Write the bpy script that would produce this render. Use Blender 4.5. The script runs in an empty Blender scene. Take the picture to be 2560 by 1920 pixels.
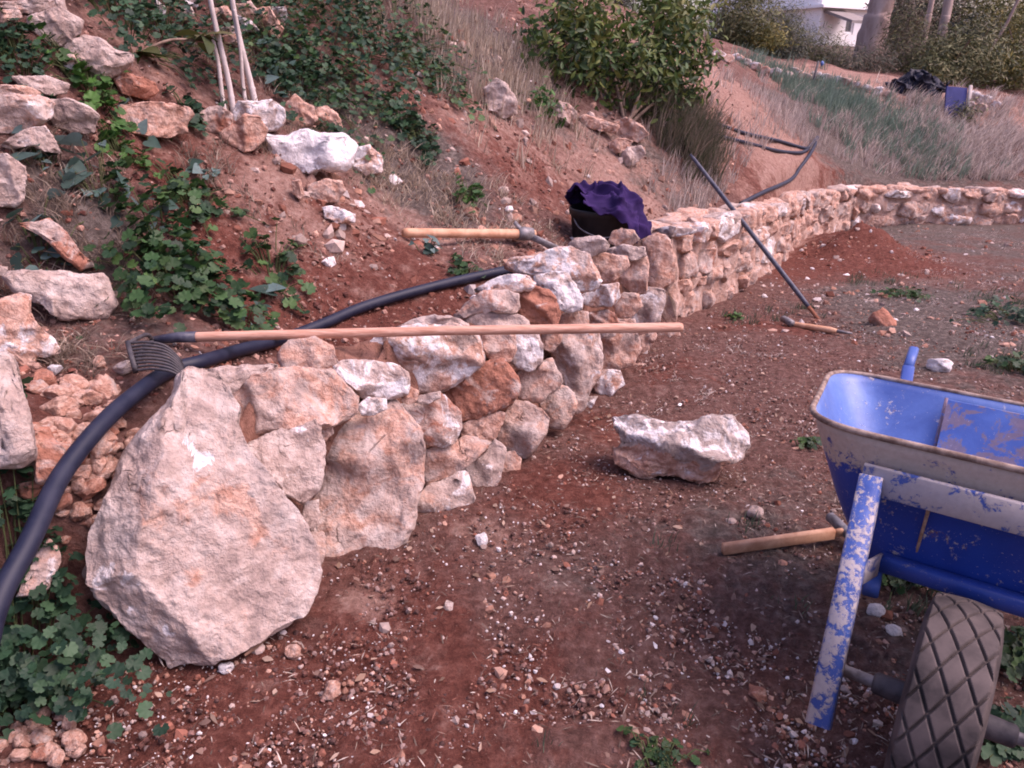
import bpy, bmesh, math, random
import numpy as np
from mathutils import Vector, Matrix

# ------------------------------------------------------------------ camera, sky, sun, exposure
SC = bpy.context.scene
COL = SC.collection
CAM_H, PITCH, FOC = 1.25, math.radians(22), 1934.0
cam = bpy.data.cameras.new("camera")
cam.sensor_width = 36.0
cam.lens = 36.0 * FOC / 2560.0
cam.clip_start, cam.clip_end = 0.05, 500.0
cam_ob = bpy.data.objects.new("camera", cam)
COL.objects.link(cam_ob)
cam_ob.location = (0, 0, CAM_H)
cam_ob.rotation_euler = (math.pi / 2 - PITCH, 0, 0)
SC.camera = cam_ob

SUN_EL, SUN_AZ = math.radians(56), math.radians(98)      # azimuth clockwise from +Y (the view direction)
world = bpy.data.worlds.new("World")
SC.world = world
world.use_nodes = True
wn, wl = world.node_tree.nodes, world.node_tree.links
wn.clear()
wo = wn.new("ShaderNodeOutputWorld")
wb = wn.new("ShaderNodeBackground")
ws = wn.new("ShaderNodeTexSky")
ws.sky_type = 'NISHITA'
ws.sun_disc = False
ws.sun_elevation, ws.sun_rotation = SUN_EL, SUN_AZ
ws.dust_density, ws.air_density = 4.0, 1.2
wt = wn.new("ShaderNodeMix")
wt.data_type = 'RGBA'
wt.blend_type = 'MULTIPLY'
wt.inputs[0].default_value = 1.0
wt.inputs[7].default_value = (1.0, 0.815, 0.96, 1)
wl.new(ws.outputs[0], wt.inputs[6])
wl.new(wt.outputs[2], wb.inputs[0])
wb.inputs[1].default_value = 0.135
wl.new(wb.outputs[0], wo.inputs[0])
sun = bpy.data.lights.new("sun", 'SUN')
sun.energy = 1.75
sun.angle = math.radians(40)
sun.color = (1.0, 0.84, 0.845)
sun_ob = bpy.data.objects.new("sun", sun)
COL.objects.link(sun_ob)
sd = Vector((math.sin(SUN_AZ) * math.cos(SUN_EL), math.cos(SUN_AZ) * math.cos(SUN_EL), math.sin(SUN_EL)))
sun_ob.rotation_euler = sd.to_track_quat('Z', 'Y').to_euler()
SC.view_settings.view_transform = 'Standard'
SC.view_settings.look = 'None'
SC.view_settings.exposure = 1.05
SC.view_settings.gamma = 1.0
SC.render.engine = 'CYCLES'
SC.cycles.max_bounces = 5
SC.cycles.diffuse_bounces = 3
SC.cycles.filter_width = 1.9
SC.cycles.use_denoising = True

# ------------------------------------------------------------------ numbers: rays from photo pixels, noise
RNG = np.random.default_rng(7)
K = 2560 / 2212.0


def TV(p):                       # full view (2212 wide) -> source pixel
    return (p[0] * K, p[1] * K)


def mk(x0, y0, s):
    return lambda p: (x0 + p[0] / s, y0 + p[1] / s)


C1, C2, C3, C4 = mk(0, 0, 2.44), mk(800, 0, 2.44), mk(1660, 0, 2.44), mk(0, 620, 2.44)
C5, C6, C7, C8 = mk(800, 560, 2.44), mk(1660, 560, 2.44), mk(0, 1240, 2.44), mk(1660, 1240, 2.44)
D3, D4, D5, D6 = mk(960, 440, 3.16), mk(1660, 420, 4.096), mk(0, 640, 4.608), mk(180, 860, 3.072)
D7, D8 = mk(1240, 0, 3.072), mk(1960, 0, 3.687)
FW = np.array([0, math.cos(PITCH), -math.sin(PITCH)])
UP = np.array([0, math.sin(PITCH), math.cos(PITCH)])
RT = np.array([1.0, 0, 0])
EYE = np.array([0, 0, CAM_H])


def ray(sx, sy):
    return FW + RT * ((sx - 1280) / FOC) + UP * ((960 - sy) / FOC)


def atY(u, v, Y):
    d = ray(u * K, v * K)
    return EYE + d * (Y / d[1])


def _hash(ix, iy, iz, seed):
    h = (ix.astype(np.int64) * 374761393 + iy.astype(np.int64) * 668265263 + iz.astype(np.int64) * 2147483647 + seed * 974634777)
    h = (h ^ (h >> 13)) * 1274126177
    h = h & 0x7fffffff
    return ((h ^ (h >> 16)) & 0xffff) / 65535.0 * 2 - 1


def vnoise(P, seed=0):
    """smooth value noise, P (n,3) -> (n,)"""
    P = np.asarray(P, float)
    i = np.floor(P).astype(np.int64)
    f = P - i
    f = f * f * f * (f * (f * 6 - 15) + 10)
    r = 0
    for dx in (0, 1):
        for dy in (0, 1):
            for dz in (0, 1):
                w = (f[:, 0] if dx else 1 - f[:, 0]) * (f[:, 1] if dy else 1 - f[:, 1]) * (f[:, 2] if dz else 1 - f[:, 2])
                r = r + w * _hash(i[:, 0] + dx, i[:, 1] + dy, i[:, 2] + dz, seed)
    return r


def fbm(P, seed=0, octv=4, gain=0.5):
    P = np.asarray(P, float)
    a, r, s = 1.0, 0, 1.0
    for o in range(octv):
        r = r + a * vnoise(P * s + 17.3 * o, seed + o)
        a *= gain
        s *= 2.03
    return r


def sstep(a, b, x):
    t = np.clip((x - a) / (b - a), 0, 1)
    return t * t * (3 - 2 * t)


# ------------------------------------------------------------------ the lie of the land
FOOT_PX = [(330, 1440), (450, 1430), (700, 1240), (900, 1135), (1130, 1010), (1270, 890), (1400, 760), (1500, 690),
           (1600, 645), (1700, 580), (1760, 520), (1850, 495), (1950, 490), (2212, 485), (2500, 488)]


def terrace0(x, y):
    return -0.045 * np.maximum(0, y - 2.2)


def _g0(u, v):
    d = ray(u * K, v * K)
    lo, hi = 0.3, 40.0
    for _ in range(60):
        m = (lo + hi) / 2
        p = EYE + d * m
        if p[2] < terrace0(p[0], p[1]):
            hi = m
        else:
            lo = m
    return EYE + d * lo


FOOT = np.array([_g0(u, v)[:2] for u, v in FOOT_PX])
LINE = np.vstack([[(-4.0, -2.2), (-1.7, 0.5), (-1.1, 1.15)], FOOT, [(10.0, 8.0), (20, 6.0)]])
SEGL = np.linalg.norm(np.diff(LINE, axis=0), axis=1)
SACC = np.concatenate([[0], np.cumsum(SEGL)])


def wall_sd(x, y):
    """signed plan distance to the foot of the wall (+ on the hill side) and the distance along it"""
    x, y = np.atleast_1d(x).astype(float), np.atleast_1d(y).astype(float)
    best = np.full(x.shape, 1e9)
    sg = np.ones(x.shape)
    sa = np.zeros(x.shape)
    for i in range(len(LINE) - 1):
        a, b = LINE[i], LINE[i + 1]
        d = b - a
        L2 = d @ d
        t = np.clip(((x - a[0]) * d[0] + (y - a[1]) * d[1]) / L2, 0, 1)
        px, py = a[0] + t * d[0], a[1] + t * d[1]
        q = np.hypot(x - px, y - py)
        c = d[0] * (y - py) - d[1] * (x - px)
        m = q < best - 1e-9
        best = np.where(m, q, best)
        sg = np.where(m, np.where(c >= 0, 1, -1), sg)
        sa = np.where(m, SACC[i] + t * math.sqrt(L2), sa)
    return best * sg, sa


HILL_PX = [(60, 700, 2.2), (250, 820, 1.95), (60, 900, 1.6), (20, 1050, 1.35), (0, 1250, 1.15), (0, 1400, 1.1), (150, 1500, 1.15),
           (230, 1000, 1.55), (300, 900, 1.8), (450, 800, 2.05),
           (500, 640, 2.6), (700, 560, 3.0), (900, 480, 3.7), (1050, 560, 3.4), (1130, 510, 3.8), (300, 420, 2.7), (50, 420, 2.4),
           (650, 350, 3.4), (500, 240, 3.5), (250, 240, 3.0), (0, 200, 2.7), (100, 60, 3.0), (500, 60, 4.0), (800, 60, 5.0),
           (800, 250, 4.2), (1000, 300, 4.4), (1000, 120, 5.5), (1050, 10, 7), (1200, 400, 4.8), (1400, 330, 5.8), (1200, 250, 5.6),
           (1480, 250, 6.5), (1500, 430, 5.6), (1600, 200, 8), (1560, 120, 10), (1700, 330, 7.5), (1700, 170, 10.5), (1900, 380, 8.6),
           (1900, 250, 9.8), (1900, 170, 11.3), (2150, 385, 8.9), (2150, 250, 10.3), (2200, 210, 12)]
_ctl = [atY(*c) for c in HILL_PX]
_ctl += [np.array(c) for c in [(-6, 4, 3.2), (-5, 1, 2.0), (-3, 0, .9), (-7, 10, 4.3), (0, 14, 2.7), (-10, 22, 6), (6, 15, 1.35),
                               (10, 15, 1.2), (4, 15, 1.5), (5, 30, 2.1), (14, 30, 2.0), (0, 32, 3.2), (20, 60, 3), (-20, 60, 8), (14, 11, .7),
                               (20, 12, .6), (30, 30, 1.5), (-3, -2, .6)]]
CTL = np.array(_ctl)


def _tps(a, b):
    r2 = ((a[:, None, :] - b[None, :, :]) ** 2).sum(2)
    return 0.5 * r2 * np.log(r2 + 1e-12)


_n = len(CTL)
_A = np.zeros((_n + 3, _n + 3))
_A[:_n, :_n] = _tps(CTL[:, :2], CTL[:, :2]) + np.eye(_n) * 0.02
_A[:_n, _n] = 1
_A[:_n, _n + 1:] = CTL[:, :2]
_A[_n:, :_n] = _A[:_n, _n:].T
_W = np.linalg.solve(_A, np.concatenate([CTL[:, 2], [0, 0, 0]]))


def hill(x, y):
    q = np.stack([x, y], 1)
    return _tps(q, CTL[:, :2]) @ _W[:_n] + _W[_n] + q @ _W[_n + 1:]


MOUND = _g0(1850, 548)[:2]


def land(x, y):
    x, y = np.atleast_1d(x).astype(float), np.atleast_1d(y).astype(float)
    sdist, sa = wall_sd(x, y)
    t = terrace0(x, y)
    mq = np.stack([x, y, 0 * x], 1)
    t = t + (0.29 + .16 * fbm(mq * 3.1, 88, 3)) * np.exp(-(((x - MOUND[0] + .06) / 0.30) ** 2 + ((y - MOUND[1]) / 0.44) ** 2) ** 0.75) * (1 + .16 * np.sin(x * 9 + 2 * y) * np.sin(y * 7 - x * 3))
    g = _g0(1330, 900)
    t = t - 0.03 * np.exp(-((x - g[0]) ** 2 + (y - g[1]) ** 2) / .4 ** 2)
    h = hill(x, y)
    w = sstep(0.06, 0.30, sdist)
    r = np.hypot(x, y)
    z = t * (1 - w) + h * w
    P = np.stack([x, y, 0 * x], 1)
    big = fbm(P * 1.6, 5, 2)
    return z + big * (0.012 + 0.035 * w)


def ground(u, v, off=0.0):
    d = ray(u * K, v * K)
    ts = np.concatenate([np.arange(0.7, 4, 0.01), np.arange(4, 16, 0.03), np.arange(16, 80, .2)])
    P = EYE[None] + ts[:, None] * d[None]
    below = P[:, 2] - land(P[:, 0], P[:, 1]) - off < 0
    if not below.any():
        return EYE + d * 30
    i = int(np.argmax(below))
    lo, hi = ts[max(i - 1, 0)], ts[i]
    for _ in range(12):
        m = (lo + hi) / 2
        p = EYE + d * m
        if p[2] - off < land(p[0], p[1])[0]:
            hi = m
        else:
            lo = m
    return EYE + d * hi


def zat(x, y):
    return float(land(x, y)[0])


# ------------------------------------------------------------------ mesh and object helpers
def build(name, V, faces, mat=None, parent=None, smooth=True, col=None, attr=None, loc=None):
    """one mesh object; faces is a list of index arrays (n,k); col is a colour per vertex"""
    V = np.asarray(V, float)
    if loc is None and parent is None:
        loc = np.array([(V[:, 0].min() + V[:, 0].max()) / 2, (V[:, 1].min() + V[:, 1].max()) / 2, V[:, 2].min()])
    if loc is not None:
        V = V - np.asarray(loc)[None]
    me = bpy.data.meshes.new(name)
    faces = [np.asarray(f, dtype=np.int32) for f in faces if len(f)]
    lv = np.concatenate([f.ravel() for f in faces])
    tot = np.concatenate([np.full(len(f), f.shape[1], np.int32) for f in faces])
    st = np.concatenate([[0], np.cumsum(tot)[:-1]]).astype(np.int32)
    me.vertices.add(len(V))
    me.vertices.foreach_set('co', V.astype(np.float32).ravel())
    me.loops.add(len(lv))
    me.loops.foreach_set('vertex_index', lv)
    me.polygons.add(len(tot))
    me.polygons.foreach_set('loop_start', st)
    me.polygons.foreach_set('use_smooth', np.full(len(tot), smooth))
    me.update(calc_edges=True)
    if col is not None:
        a = me.attributes.new('Col', 'FLOAT_COLOR', 'POINT')
        c = np.ones((len(V), 4), np.float32)
        c[:, :col.shape[1]] = col
        a.data.foreach_set('color', c.ravel())
    if mat:
        me.materials.append(mat)
    ob = bpy.data.objects.new(name, me)
    COL.objects.link(ob)
    if loc is not None:
        ob.location = loc
    if parent:
        ob.parent = parent
        if loc is not None:
            ob.location = Vector(loc) - parent.location
        else:
            ob.location = -Vector(parent.location)
    return ob


def tag(o, label=None, cat=None, group=None, kind=None):
    if label:
        o['label'] = label
    if cat:
        o['category'] = cat
    if group:
        o['group'] = group
    if kind:
        o['kind'] = kind
    return o


def empty(name, loc):
    o = bpy.data.objects.new(name, None)
    COL.objects.link(o)
    o.location = loc
    o.empty_display_size = 0.1
    return o


def link_copy(o, parent=None):
    c = o.copy()
    COL.objects.link(c)
    if parent:
        c.parent = parent
    return c


_ICO = {}


def ico(sub):
    if sub not in _ICO:
        bm = bmesh.new()
        bmesh.ops.create_icosphere(bm, subdivisions=sub, radius=1.0)
        bm.verts.ensure_lookup_table()
        V = np.array([v.co[:] for v in bm.verts])
        V /= np.linalg.norm(V, axis=1)[:, None]
        Fc = np.array([[v.index for v in f.verts] for f in bm.faces], dtype=np.int32)
        bm.free()
        _ICO[sub] = (V, Fc)
    return _ICO[sub]


def tube(pts, rad, n=10, cap=True):
    """a swept round tube: returns verts, faces"""
    pts = np.asarray(pts, float)
    m = len(pts)
    rad = np.broadcast_to(np.asarray(rad, float), (m,))
    T = np.gradient(pts, axis=0)
    T /= np.linalg.norm(T, axis=1)[:, None] + 1e-12
    ref = np.array([0, 0, 1.0]) if abs(T[0][2]) < .9 else np.array([1.0, 0, 0])
    N = np.cross(T[0], ref)
    N /= np.linalg.norm(N)
    V = []
    for i in range(m):
        N = N - T[i] * (N @ T[i])
        N /= np.linalg.norm(N)
        B = np.cross(T[i], N)
        a = np.arange(n) / n * 2 * math.pi
        V.append(pts[i] + rad[i] * (np.cos(a)[:, None] * N + np.sin(a)[:, None] * B))
    V = np.vstack(V)
    q = []
    for i in range(m - 1):
        for j in range(n):
            q.append((i * n + j, i * n + (j + 1) % n, (i + 1) * n + (j + 1) % n, (i + 1) * n + j))
    F = [np.array(q)]
    if cap:
        c0, c1 = len(V), len(V) + 1
        V = np.vstack([V, pts[0], pts[-1]])
        F.append(np.array([(c0, (j + 1) % n, j) for j in range(n)] + [(c1, (m - 1) * n + j, (m - 1) * n + (j + 1) % n) for j in range(n)]))
    return V, F


def smooth_path(pts, n=12):
    """Catmull-Rom through the points"""
    P = np.asarray(pts, float)
    P = np.vstack([2 * P[0] - P[1], P, 2 * P[-1] - P[-2]])
    out = []
    for i in range(1, len(P) - 2):
        for t in np.linspace(0, 1, n, endpoint=False):
            a, b, c, d = P[i - 1], P[i], P[i + 1], P[i + 2]
            out.append(0.5 * (2 * b + (c - a) * t + (2 * a - 5 * b + 4 * c - d) * t * t + (3 * b - a - 3 * c + d) * t ** 3))
    out.append(P[-2])
    return np.array(out)


def join(parts):
    V, F, o = [], [], 0
    for v, f in parts:
        V.append(v)
        F += [np.asarray(x) + o for x in f]
        o += len(v)
    return np.vstack(V), F


def bar(a, b, w, t, up=(0, 0, 1), bev=0.004):
    """a square-section bar from a to b, chamfered: verts, faces"""
    a, b, up = map(lambda q: np.asarray(q, float), (a, b, up))
    d = (b - a) / np.linalg.norm(b - a)
    s = np.cross(d, up)
    s /= np.linalg.norm(s)
    u = np.cross(s, d)
    w2, t2 = w / 2, t / 2
    e = min(bev, w2 * .4, t2 * .4)
    sec = [(w2 - e, t2), (w2, t2 - e), (w2, -t2 + e), (w2 - e, -t2), (-w2 + e, -t2), (-w2, -t2 + e), (-w2, t2 - e), (-w2 + e, t2)]
    V = np.array([p + s * x + u * y for p in (a, b) for x, y in sec])
    q = [(i, (i + 1) % 8, 8 + (i + 1) % 8, 8 + i) for i in range(8)]
    return V, [np.array(q), np.array([list(range(7, -1, -1)), list(range(8, 16))])]


# ------------------------------------------------------------------ materials
def material(name, rough=0.9, spec=0.2):
    m = bpy.data.materials.new(name)
    m.use_nodes = True
    nt = m.node_tree
    b = nt.nodes["Principled BSDF"]
    b.inputs["Roughness"].default_value = rough
    b.inputs["Specular IOR Level"].default_value = spec
    return m, nt, b


class NT:
    def __init__(s, nt):
        s.n, s.l = nt.nodes, nt.links

    def new(s, t, **kw):
        x = s.n.new(t)
        for k, v in kw.items():
            setattr(x, k, v)
        return x

    def link(s, a, b):
        s.l.new(a, b)

    def val(s, sock, v):
        if hasattr(v, 'is_linked') or isinstance(v, bpy.types.NodeSocket):
            s.l.new(v, sock)
        else:
            sock.default_value = v

    def noise(s, vec, scale, detail=5, rough=.55, dist=0.0, out=0):
        x = s.new("ShaderNodeTexNoise")
        x.inputs["Scale"].default_value = scale
        x.inputs["Detail"].default_value = detail
        x.inputs["Roughness"].default_value = rough
        x.inputs["Distortion"].default_value = dist
        s.link(vec, x.inputs["Vector"])
        return x.outputs[out]

    def vor(s, vec, scale, feature='F1', out="Distance", rnd=1.0):
        x = s.new("ShaderNodeTexVoronoi", feature=feature)
        x.inputs["Scale"].default_value = scale
        x.inputs["Randomness"].default_value = rnd
        s.link(vec, x.inputs["Vector"])
        return x.outputs[out]

    def math(s, op, a, b=0.5, c=None, clamp=False):
        x = s.new("ShaderNodeMath", operation=op, use_clamp=clamp)
        s.val(x.inputs[0], a)
        s.val(x.inputs[1], b)
        if c is not None:
            s.val(x.inputs[2], c)
        return x.outputs[0]

    def ramp(s, f, stops, interp='LINEAR'):
        x = s.new("ShaderNodeValToRGB")
        x.color_ramp.interpolation = interp
        e = x.color_ramp.elements
        while len(e) < len(stops):
            e.new(0.5)
        for i, (p, c) in enumerate(stops):
            e[i].position = p
            e[i].color = (*c, 1) if len(c) == 3 else c
        s.link(f, x.inputs[0])
        return x.outputs[0]

    def sstep(s, f, a, b):
        x = s.new("ShaderNodeMapRange", interpolation_type='SMOOTHSTEP')
        s.link(f, x.inputs[0])
        s.val(x.inputs[1], a)
        s.val(x.inputs[2], b)
        return x.outputs[0]

    def mix(s, f, a, b, mode='MIX'):
        x = s.new("ShaderNodeMix", data_type='RGBA', blend_type=mode)
        s.val(x.inputs[0], f)
        for i, v in ((6, a), (7, b)):
            if isinstance(v, tuple):
                x.inputs[i].default_value = (*v, 1) if len(v) == 3 else v
            else:
                s.link(v, x.inputs[i])
        return x.outputs[2]

    def bump(s, h, strength, dist, prev=None):
        x = s.new("ShaderNodeBump")
        x.inputs["Strength"].default_value = strength
        x.inputs["Distance"].default_value = dist
        s.link(h, x.inputs["Height"])
        if prev is not None:
            s.link(prev, x.inputs["Normal"])
        return x.outputs[0]


def rock_material():
    m, nt, b = material("weathered_limestone", .92, .15)
    t = NT(nt)
    tc = t.new("ShaderNodeTexCoord").outputs["Object"]
    oi = t.new("ShaderNodeObjectInfo")
    off = t.new("ShaderNodeVectorMath", operation='SCALE')
    off.inputs[0].default_value = (37.0, 71.0, 53.0)
    t.link(oi.outputs["Random"], off.inputs["Scale"])
    add = t.new("ShaderNodeVectorMath", operation='ADD')
    t.link(tc, add.inputs[0])
    t.link(off.outputs[0], add.inputs[1])
    P = add.outputs[0]
    sep = t.new("ShaderNodeSeparateColor")
    t.link(oi.outputs["Color"], sep.inputs[0])
    kor, kred, kwh = sep.outputs[0], sep.outputs[1], sep.outputs[2]
    n1 = t.noise(P, 13, 8, .68)
    n2 = t.noise(P, 11, 8, .66, .7)
    n3 = t.noise(P, 9, 8, .66, .8)
    n4 = t.noise(P, 60, 4, .6)
    n5 = t.noise(P, 12, 8, .68, .6)
    base = t.ramp(n1, [(.28, (.22, .165, .15)), (.46, (.41, .310, .270)), (.70, (.60, .51, .47))])
    # orange-pink iron stain; the attribute holds stains with a place of their own (r stained, g chalky, b grey)
    wat = t.new('ShaderNodeAttribute', attribute_name='Col')
    wsp = t.new('ShaderNodeSeparateColor')
    t.link(wat.outputs['Color'], wsp.inputs[0])
    kor = t.math('MULTIPLY_ADD', wsp.outputs[2], -.6, t.math('MULTIPLY_ADD', wsp.outputs[0], .30, kor))
    kwh = t.math('MULTIPLY_ADD', wsp.outputs[1], .45, kwh)
    fo = t.math('ADD', n2, kor)
    fo = t.sstep(fo, .84, 1.02)
    orange = t.mix(t.sstep(t.noise(P, 30, 5, .65), .35, .65), (.40, .215, .155), (.57, .385, .31))
    base = t.mix(t.math('MULTIPLY', wsp.outputs[2], .55), base, (.33, .28, .262))
    c = t.mix(fo, base, orange)
    fr = t.sstep(t.math('ADD', n3, kred), .90, 1.04)
    red = t.mix(n4, (.26, .105, .068), (.42, .205, .145))
    c = t.mix(fr, c, red)
    fw = t.sstep(t.math('ADD', n5, kwh), .93, 1.03)
    c = t.mix(fw, c, t.mix(n4, (.60, .55, .54), (.82, .78, .78)))
    speck = t.math('MULTIPLY_ADD', n4, .7, .64)
    c = t.mix(1.0, c, t.new("ShaderNodeCombineColor").outputs[0], 'MULTIPLY') if False else c
    cc = t.new("ShaderNodeCombineColor")
    for i in range(3):
        t.link(speck, cc.inputs[i])
    c = t.mix(.8, c, cc.outputs[0], 'MULTIPLY')
    # thin cracks
    w = t.noise(P, 14, 3, .6)
    wv = t.new("ShaderNodeVectorMath", operation='MULTIPLY_ADD')
    cw = t.new("ShaderNodeCombineXYZ")
    for i in range(3):
        t.link(w, cw.inputs[i])
    t.link(cw.outputs[0], wv.inputs[0])
    wv.inputs[1].default_value = (.12, .12, .12)
    t.link(P, wv.inputs[2])
    cr = t.sstep(t.vor(wv.outputs[0], 7.5, 'DISTANCE_TO_EDGE'), .0, .03)
    crm = t.math('MAXIMUM', cr, t.sstep(t.noise(P, 6, 2), .33, .40))
    c = t.mix(t.math('MULTIPLY_ADD', crm, -.5, .5), c, (.12, .07, .05))
    t.link(c, b.inputs["Base Color"])
    h = t.math('ADD', t.math('MULTIPLY', n4, .5), t.math('MULTIPLY', t.noise(P, 28, 6, .65), 1.2))
    h = t.math('ADD', h, t.math('MULTIPLY', crm, .35))
    t.link(t.bump(h, 1.0, .014), b.inputs["Normal"])
    return m


def colattr_material(name, rough=.9, var=.5, scale=70, bump=.4, bdist=.004, spec=.15):
    m, nt, b = material(name, rough, spec)
    t = NT(nt)
    a = t.new("ShaderNodeAttribute", attribute_name='Col')
    P = t.new("ShaderNodeNewGeometry").outputs["Position"]
    n = t.noise(P, scale, 4, .6)
    g = t.math('MULTIPLY_ADD', n, 2 * var, 1 - var)
    cc = t.new("ShaderNodeCombineColor")
    for i in range(3):
        t.link(g, cc.inputs[i])
    t.link(t.mix(1.0, a.outputs["Color"], cc.outputs[0], 'MULTIPLY'), b.inputs["Base Color"])
    if bump:
        t.link(t.bump(n, bump, bdist), b.inputs["Normal"])
    return m


def leaf_material(name, trans=.25, rough=.55, spec=.3):
    m, nt, b = material(name, rough, spec)
    t = NT(nt)
    a = t.new("ShaderNodeAttribute", attribute_name='Col')
    P = t.new("ShaderNodeNewGeometry").outputs["Position"]
    n = t.noise(P, 45, 3, .6)
    g = t.math('MULTIPLY_ADD', n, .7, .65)
    cc = t.new("ShaderNodeCombineColor")
    for i in range(3):
        t.link(g, cc.inputs[i])
    c = t.mix(1.0, a.outputs["Color"], cc.outputs[0], 'MULTIPLY')
    t.link(c, b.inputs["Base Color"])
    tr = t.new("ShaderNodeBsdfTranslucent")
    t.link(c, tr.inputs[0])
    mx = t.new("ShaderNodeMixShader")
    mx.inputs[0].default_value = trans
    out = nt.nodes["Material Output"]
    t.link(b.outputs[0], mx.inputs[1])
    t.link(tr.outputs[0], mx.inputs[2])
    t.link(mx.outputs[0], out.inputs[0])
    return m


def soil_material():
    m, nt, b = material("red_soil", .96, .08)
    t = NT(nt)
    a = t.new("ShaderNodeAttribute", attribute_name='Col')
    sep = t.new("ShaderNodeSeparateColor")
    t.link(a.outputs["Color"], sep.inputs[0])
    zr, zd, zg = sep.outputs
    P = t.new("ShaderNodeNewGeometry").outputs["Position"]
    n1 = t.noise(P, 3.5, 6, .62, .5)
    n2 = t.noise(P, 34, 9, .72)
    n3 = t.noise(P, 130, 5, .65)
    n4 = t.noise(P, 11, 7, .70, .8)
    base = t.ramp(n2, [(.3, (.075, .038, .031)), (.5, (.155, .082, .068)), (.75, (.29, .18, .155))])
    red = t.ramp(n2, [(.28, (.068, .024, .018)), (.5, (.150, .055, .041)), (.75, (.28, .125, .095))])
    dry = t.ramp(n2, [(.28, (.20, .108, .086)), (.5, (.34, .205, .165)), (.75, (.50, .355, .30))])
    lit = t.ramp(n2, [(.3, (.050, .038, .033)), (.5, (.125, .099, .088)), (.72, (.27, .225, .20))])
    c = base
    nn = t.math('MULTIPLY_ADD', n1, 1.1, t.math('MULTIPLY_ADD', n4, .9, -1.0))
    for z, cl in ((zr, red), (zd, dry), (zg, lit)):
        f = t.sstep(t.math('ADD', z, nn), .30, .72)
        c = t.mix(f, c, cl)
    sp = t.sstep(n3, .62, .74)
    c = t.mix(t.math('MULTIPLY', sp, .55), c, (.42, .31, .26))
    t.link(c, b.inputs["Base Color"])
    h = t.math('ADD', t.math('MULTIPLY', n2, 1.0), t.math('MULTIPLY', n3, .35))
    t.link(t.bump(h, 1.0, .03), b.inputs["Normal"])
    return m


def paint_material():
    """blue paint; object colour r = dried cement, g = bare rust"""
    m, nt, b = material("blue_paint", .42, .45)
    t = NT(nt)
    tc = t.new("ShaderNodeTexCoord").outputs["Object"]
    oi = t.new("ShaderNodeObjectInfo")
    sep = t.new("ShaderNodeSeparateColor")
    t.link(oi.outputs["Color"], sep.inputs[0])
    n1 = t.noise(tc, 17, 6, .68, .5)
    n2 = t.noise(tc, 7, 5, .6, .5)
    n3 = t.noise(tc, 90, 3, .6)
    n4 = t.noise(tc, 75, 6, .75, .5)
    blue = t.mix(n2, (.008, .018, .15), (.024, .075, .40))
    fr = t.sstep(t.math('ADD', n1, t.math('MULTIPLY', sep.outputs[1], .55)), .70, .76)
    c = t.mix(fr, blue, t.mix(n3, (.10, .045, .05), (.24, .12, .11)))
    wat = t.new("ShaderNodeAttribute", attribute_name='Col')
    wsep = t.new("ShaderNodeSeparateColor")
    t.link(wat.outputs["Color"], wsep.inputs[0])
    mudk = t.math('MAXIMUM', sep.outputs[0], wsep.outputs[0])
    fm = t.sstep(t.math('ADD', t.math('MULTIPLY_ADD', n4, .48, t.math('MULTIPLY', n1, .52)), t.math('MULTIPLY', mudk, .5)), .68, .74)
    c = t.mix(fm, c, t.mix(n3, (.38, .30, .25), (.56, .47, .41)))
    fl = t.math('MULTIPLY', t.sstep(t.noise(tc, 170, 3, .7), .66, .71), .75)
    c = t.mix(fl, c, (.46, .40, .42))
    dust_and_light = t.math('MULTIPLY', t.math('MULTIPLY', n2, t.math('MAXIMUM', sep.outputs[2], wsep.outputs[1])), .75)  # pale dust; on the tray it also carries painted sky light
    c = t.mix(dust_and_light, c, (.25, .40, .70))
    t.link(c, b.inputs["Base Color"])
    r = t.math('MAXIMUM', t.math('MULTIPLY_ADD', n1, .25, .30), t.math('MULTIPLY', t.math('MAXIMUM', fm, fr), .92))
    t.link(r, b.inputs["Roughness"])
    h = t.math('ADD', t.math('MULTIPLY', fm, .6), t.math('MULTIPLY', n3, .25))
    t.link(t.bump(h, .5, .003), b.inputs["Normal"])
    return m


def plain_material(name, c1, c2, scale=30, rough=.7, spec=.3, bump=.2, stretch=None, metal=0.0, bdist=.003):
    m, nt, b = material(name, rough, spec)
    t = NT(nt)
    P = t.new("ShaderNodeTexCoord").outputs["Object"]
    if stretch:
        mp = t.new("ShaderNodeMapping")
        mp.inputs["Scale"].default_value = stretch
        t.link(P, mp.inputs[0])
        P = mp.outputs[0]
    n = t.noise(P, scale, 6, .62, .3)
    c = t.mix(t.sstep(n, .3, .7), c1, c2)
    t.link(c, b.inputs["Base Color"])
    b.inputs["Metallic"].default_value = metal
    t.link(t.math('MULTIPLY_ADD', n, .3, rough - .15), b.inputs["Roughness"])
    if bump:
        t.link(t.bump(n, bump, bdist), b.inputs["Normal"])
    return m


M_ROCK = rock_material()
M_SOIL = soil_material()
M_PEB = colattr_material("loose_stones", .93, .45, 60, .5, .006)
M_LITTER = colattr_material("dry_litter", .9, .3, 90, 0)
M_LEAF = leaf_material("green_leaf")
M_GRASS = leaf_material("grass_blade", .3, .7, .15)
M_PAINT = paint_material()
M_PIPE = plain_material("dusty_black_plastic_pipe", (.004, .006, .021), (.015, .017, .036), 14, .55, .35, .12)
M_WOOD = plain_material("pale_wood_handle", (.40, .195, .13), (.60, .36, .27), 9, .6, .3, .3, (1.0, 16, 16))
M_WOODX = plain_material("worn_wood_handle", (.42, .21, .12), (.62, .37, .24), 22, .65, .3, .15)
M_STEEL = plain_material("dull_steel", (.10, .09, .09), (.26, .24, .25), 40, .55, .5, .25, None, .3)
M_IRON = plain_material("dark_iron", (.025, .022, .028), (.075, .065, .07), 40, .6, .4, .3)
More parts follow.
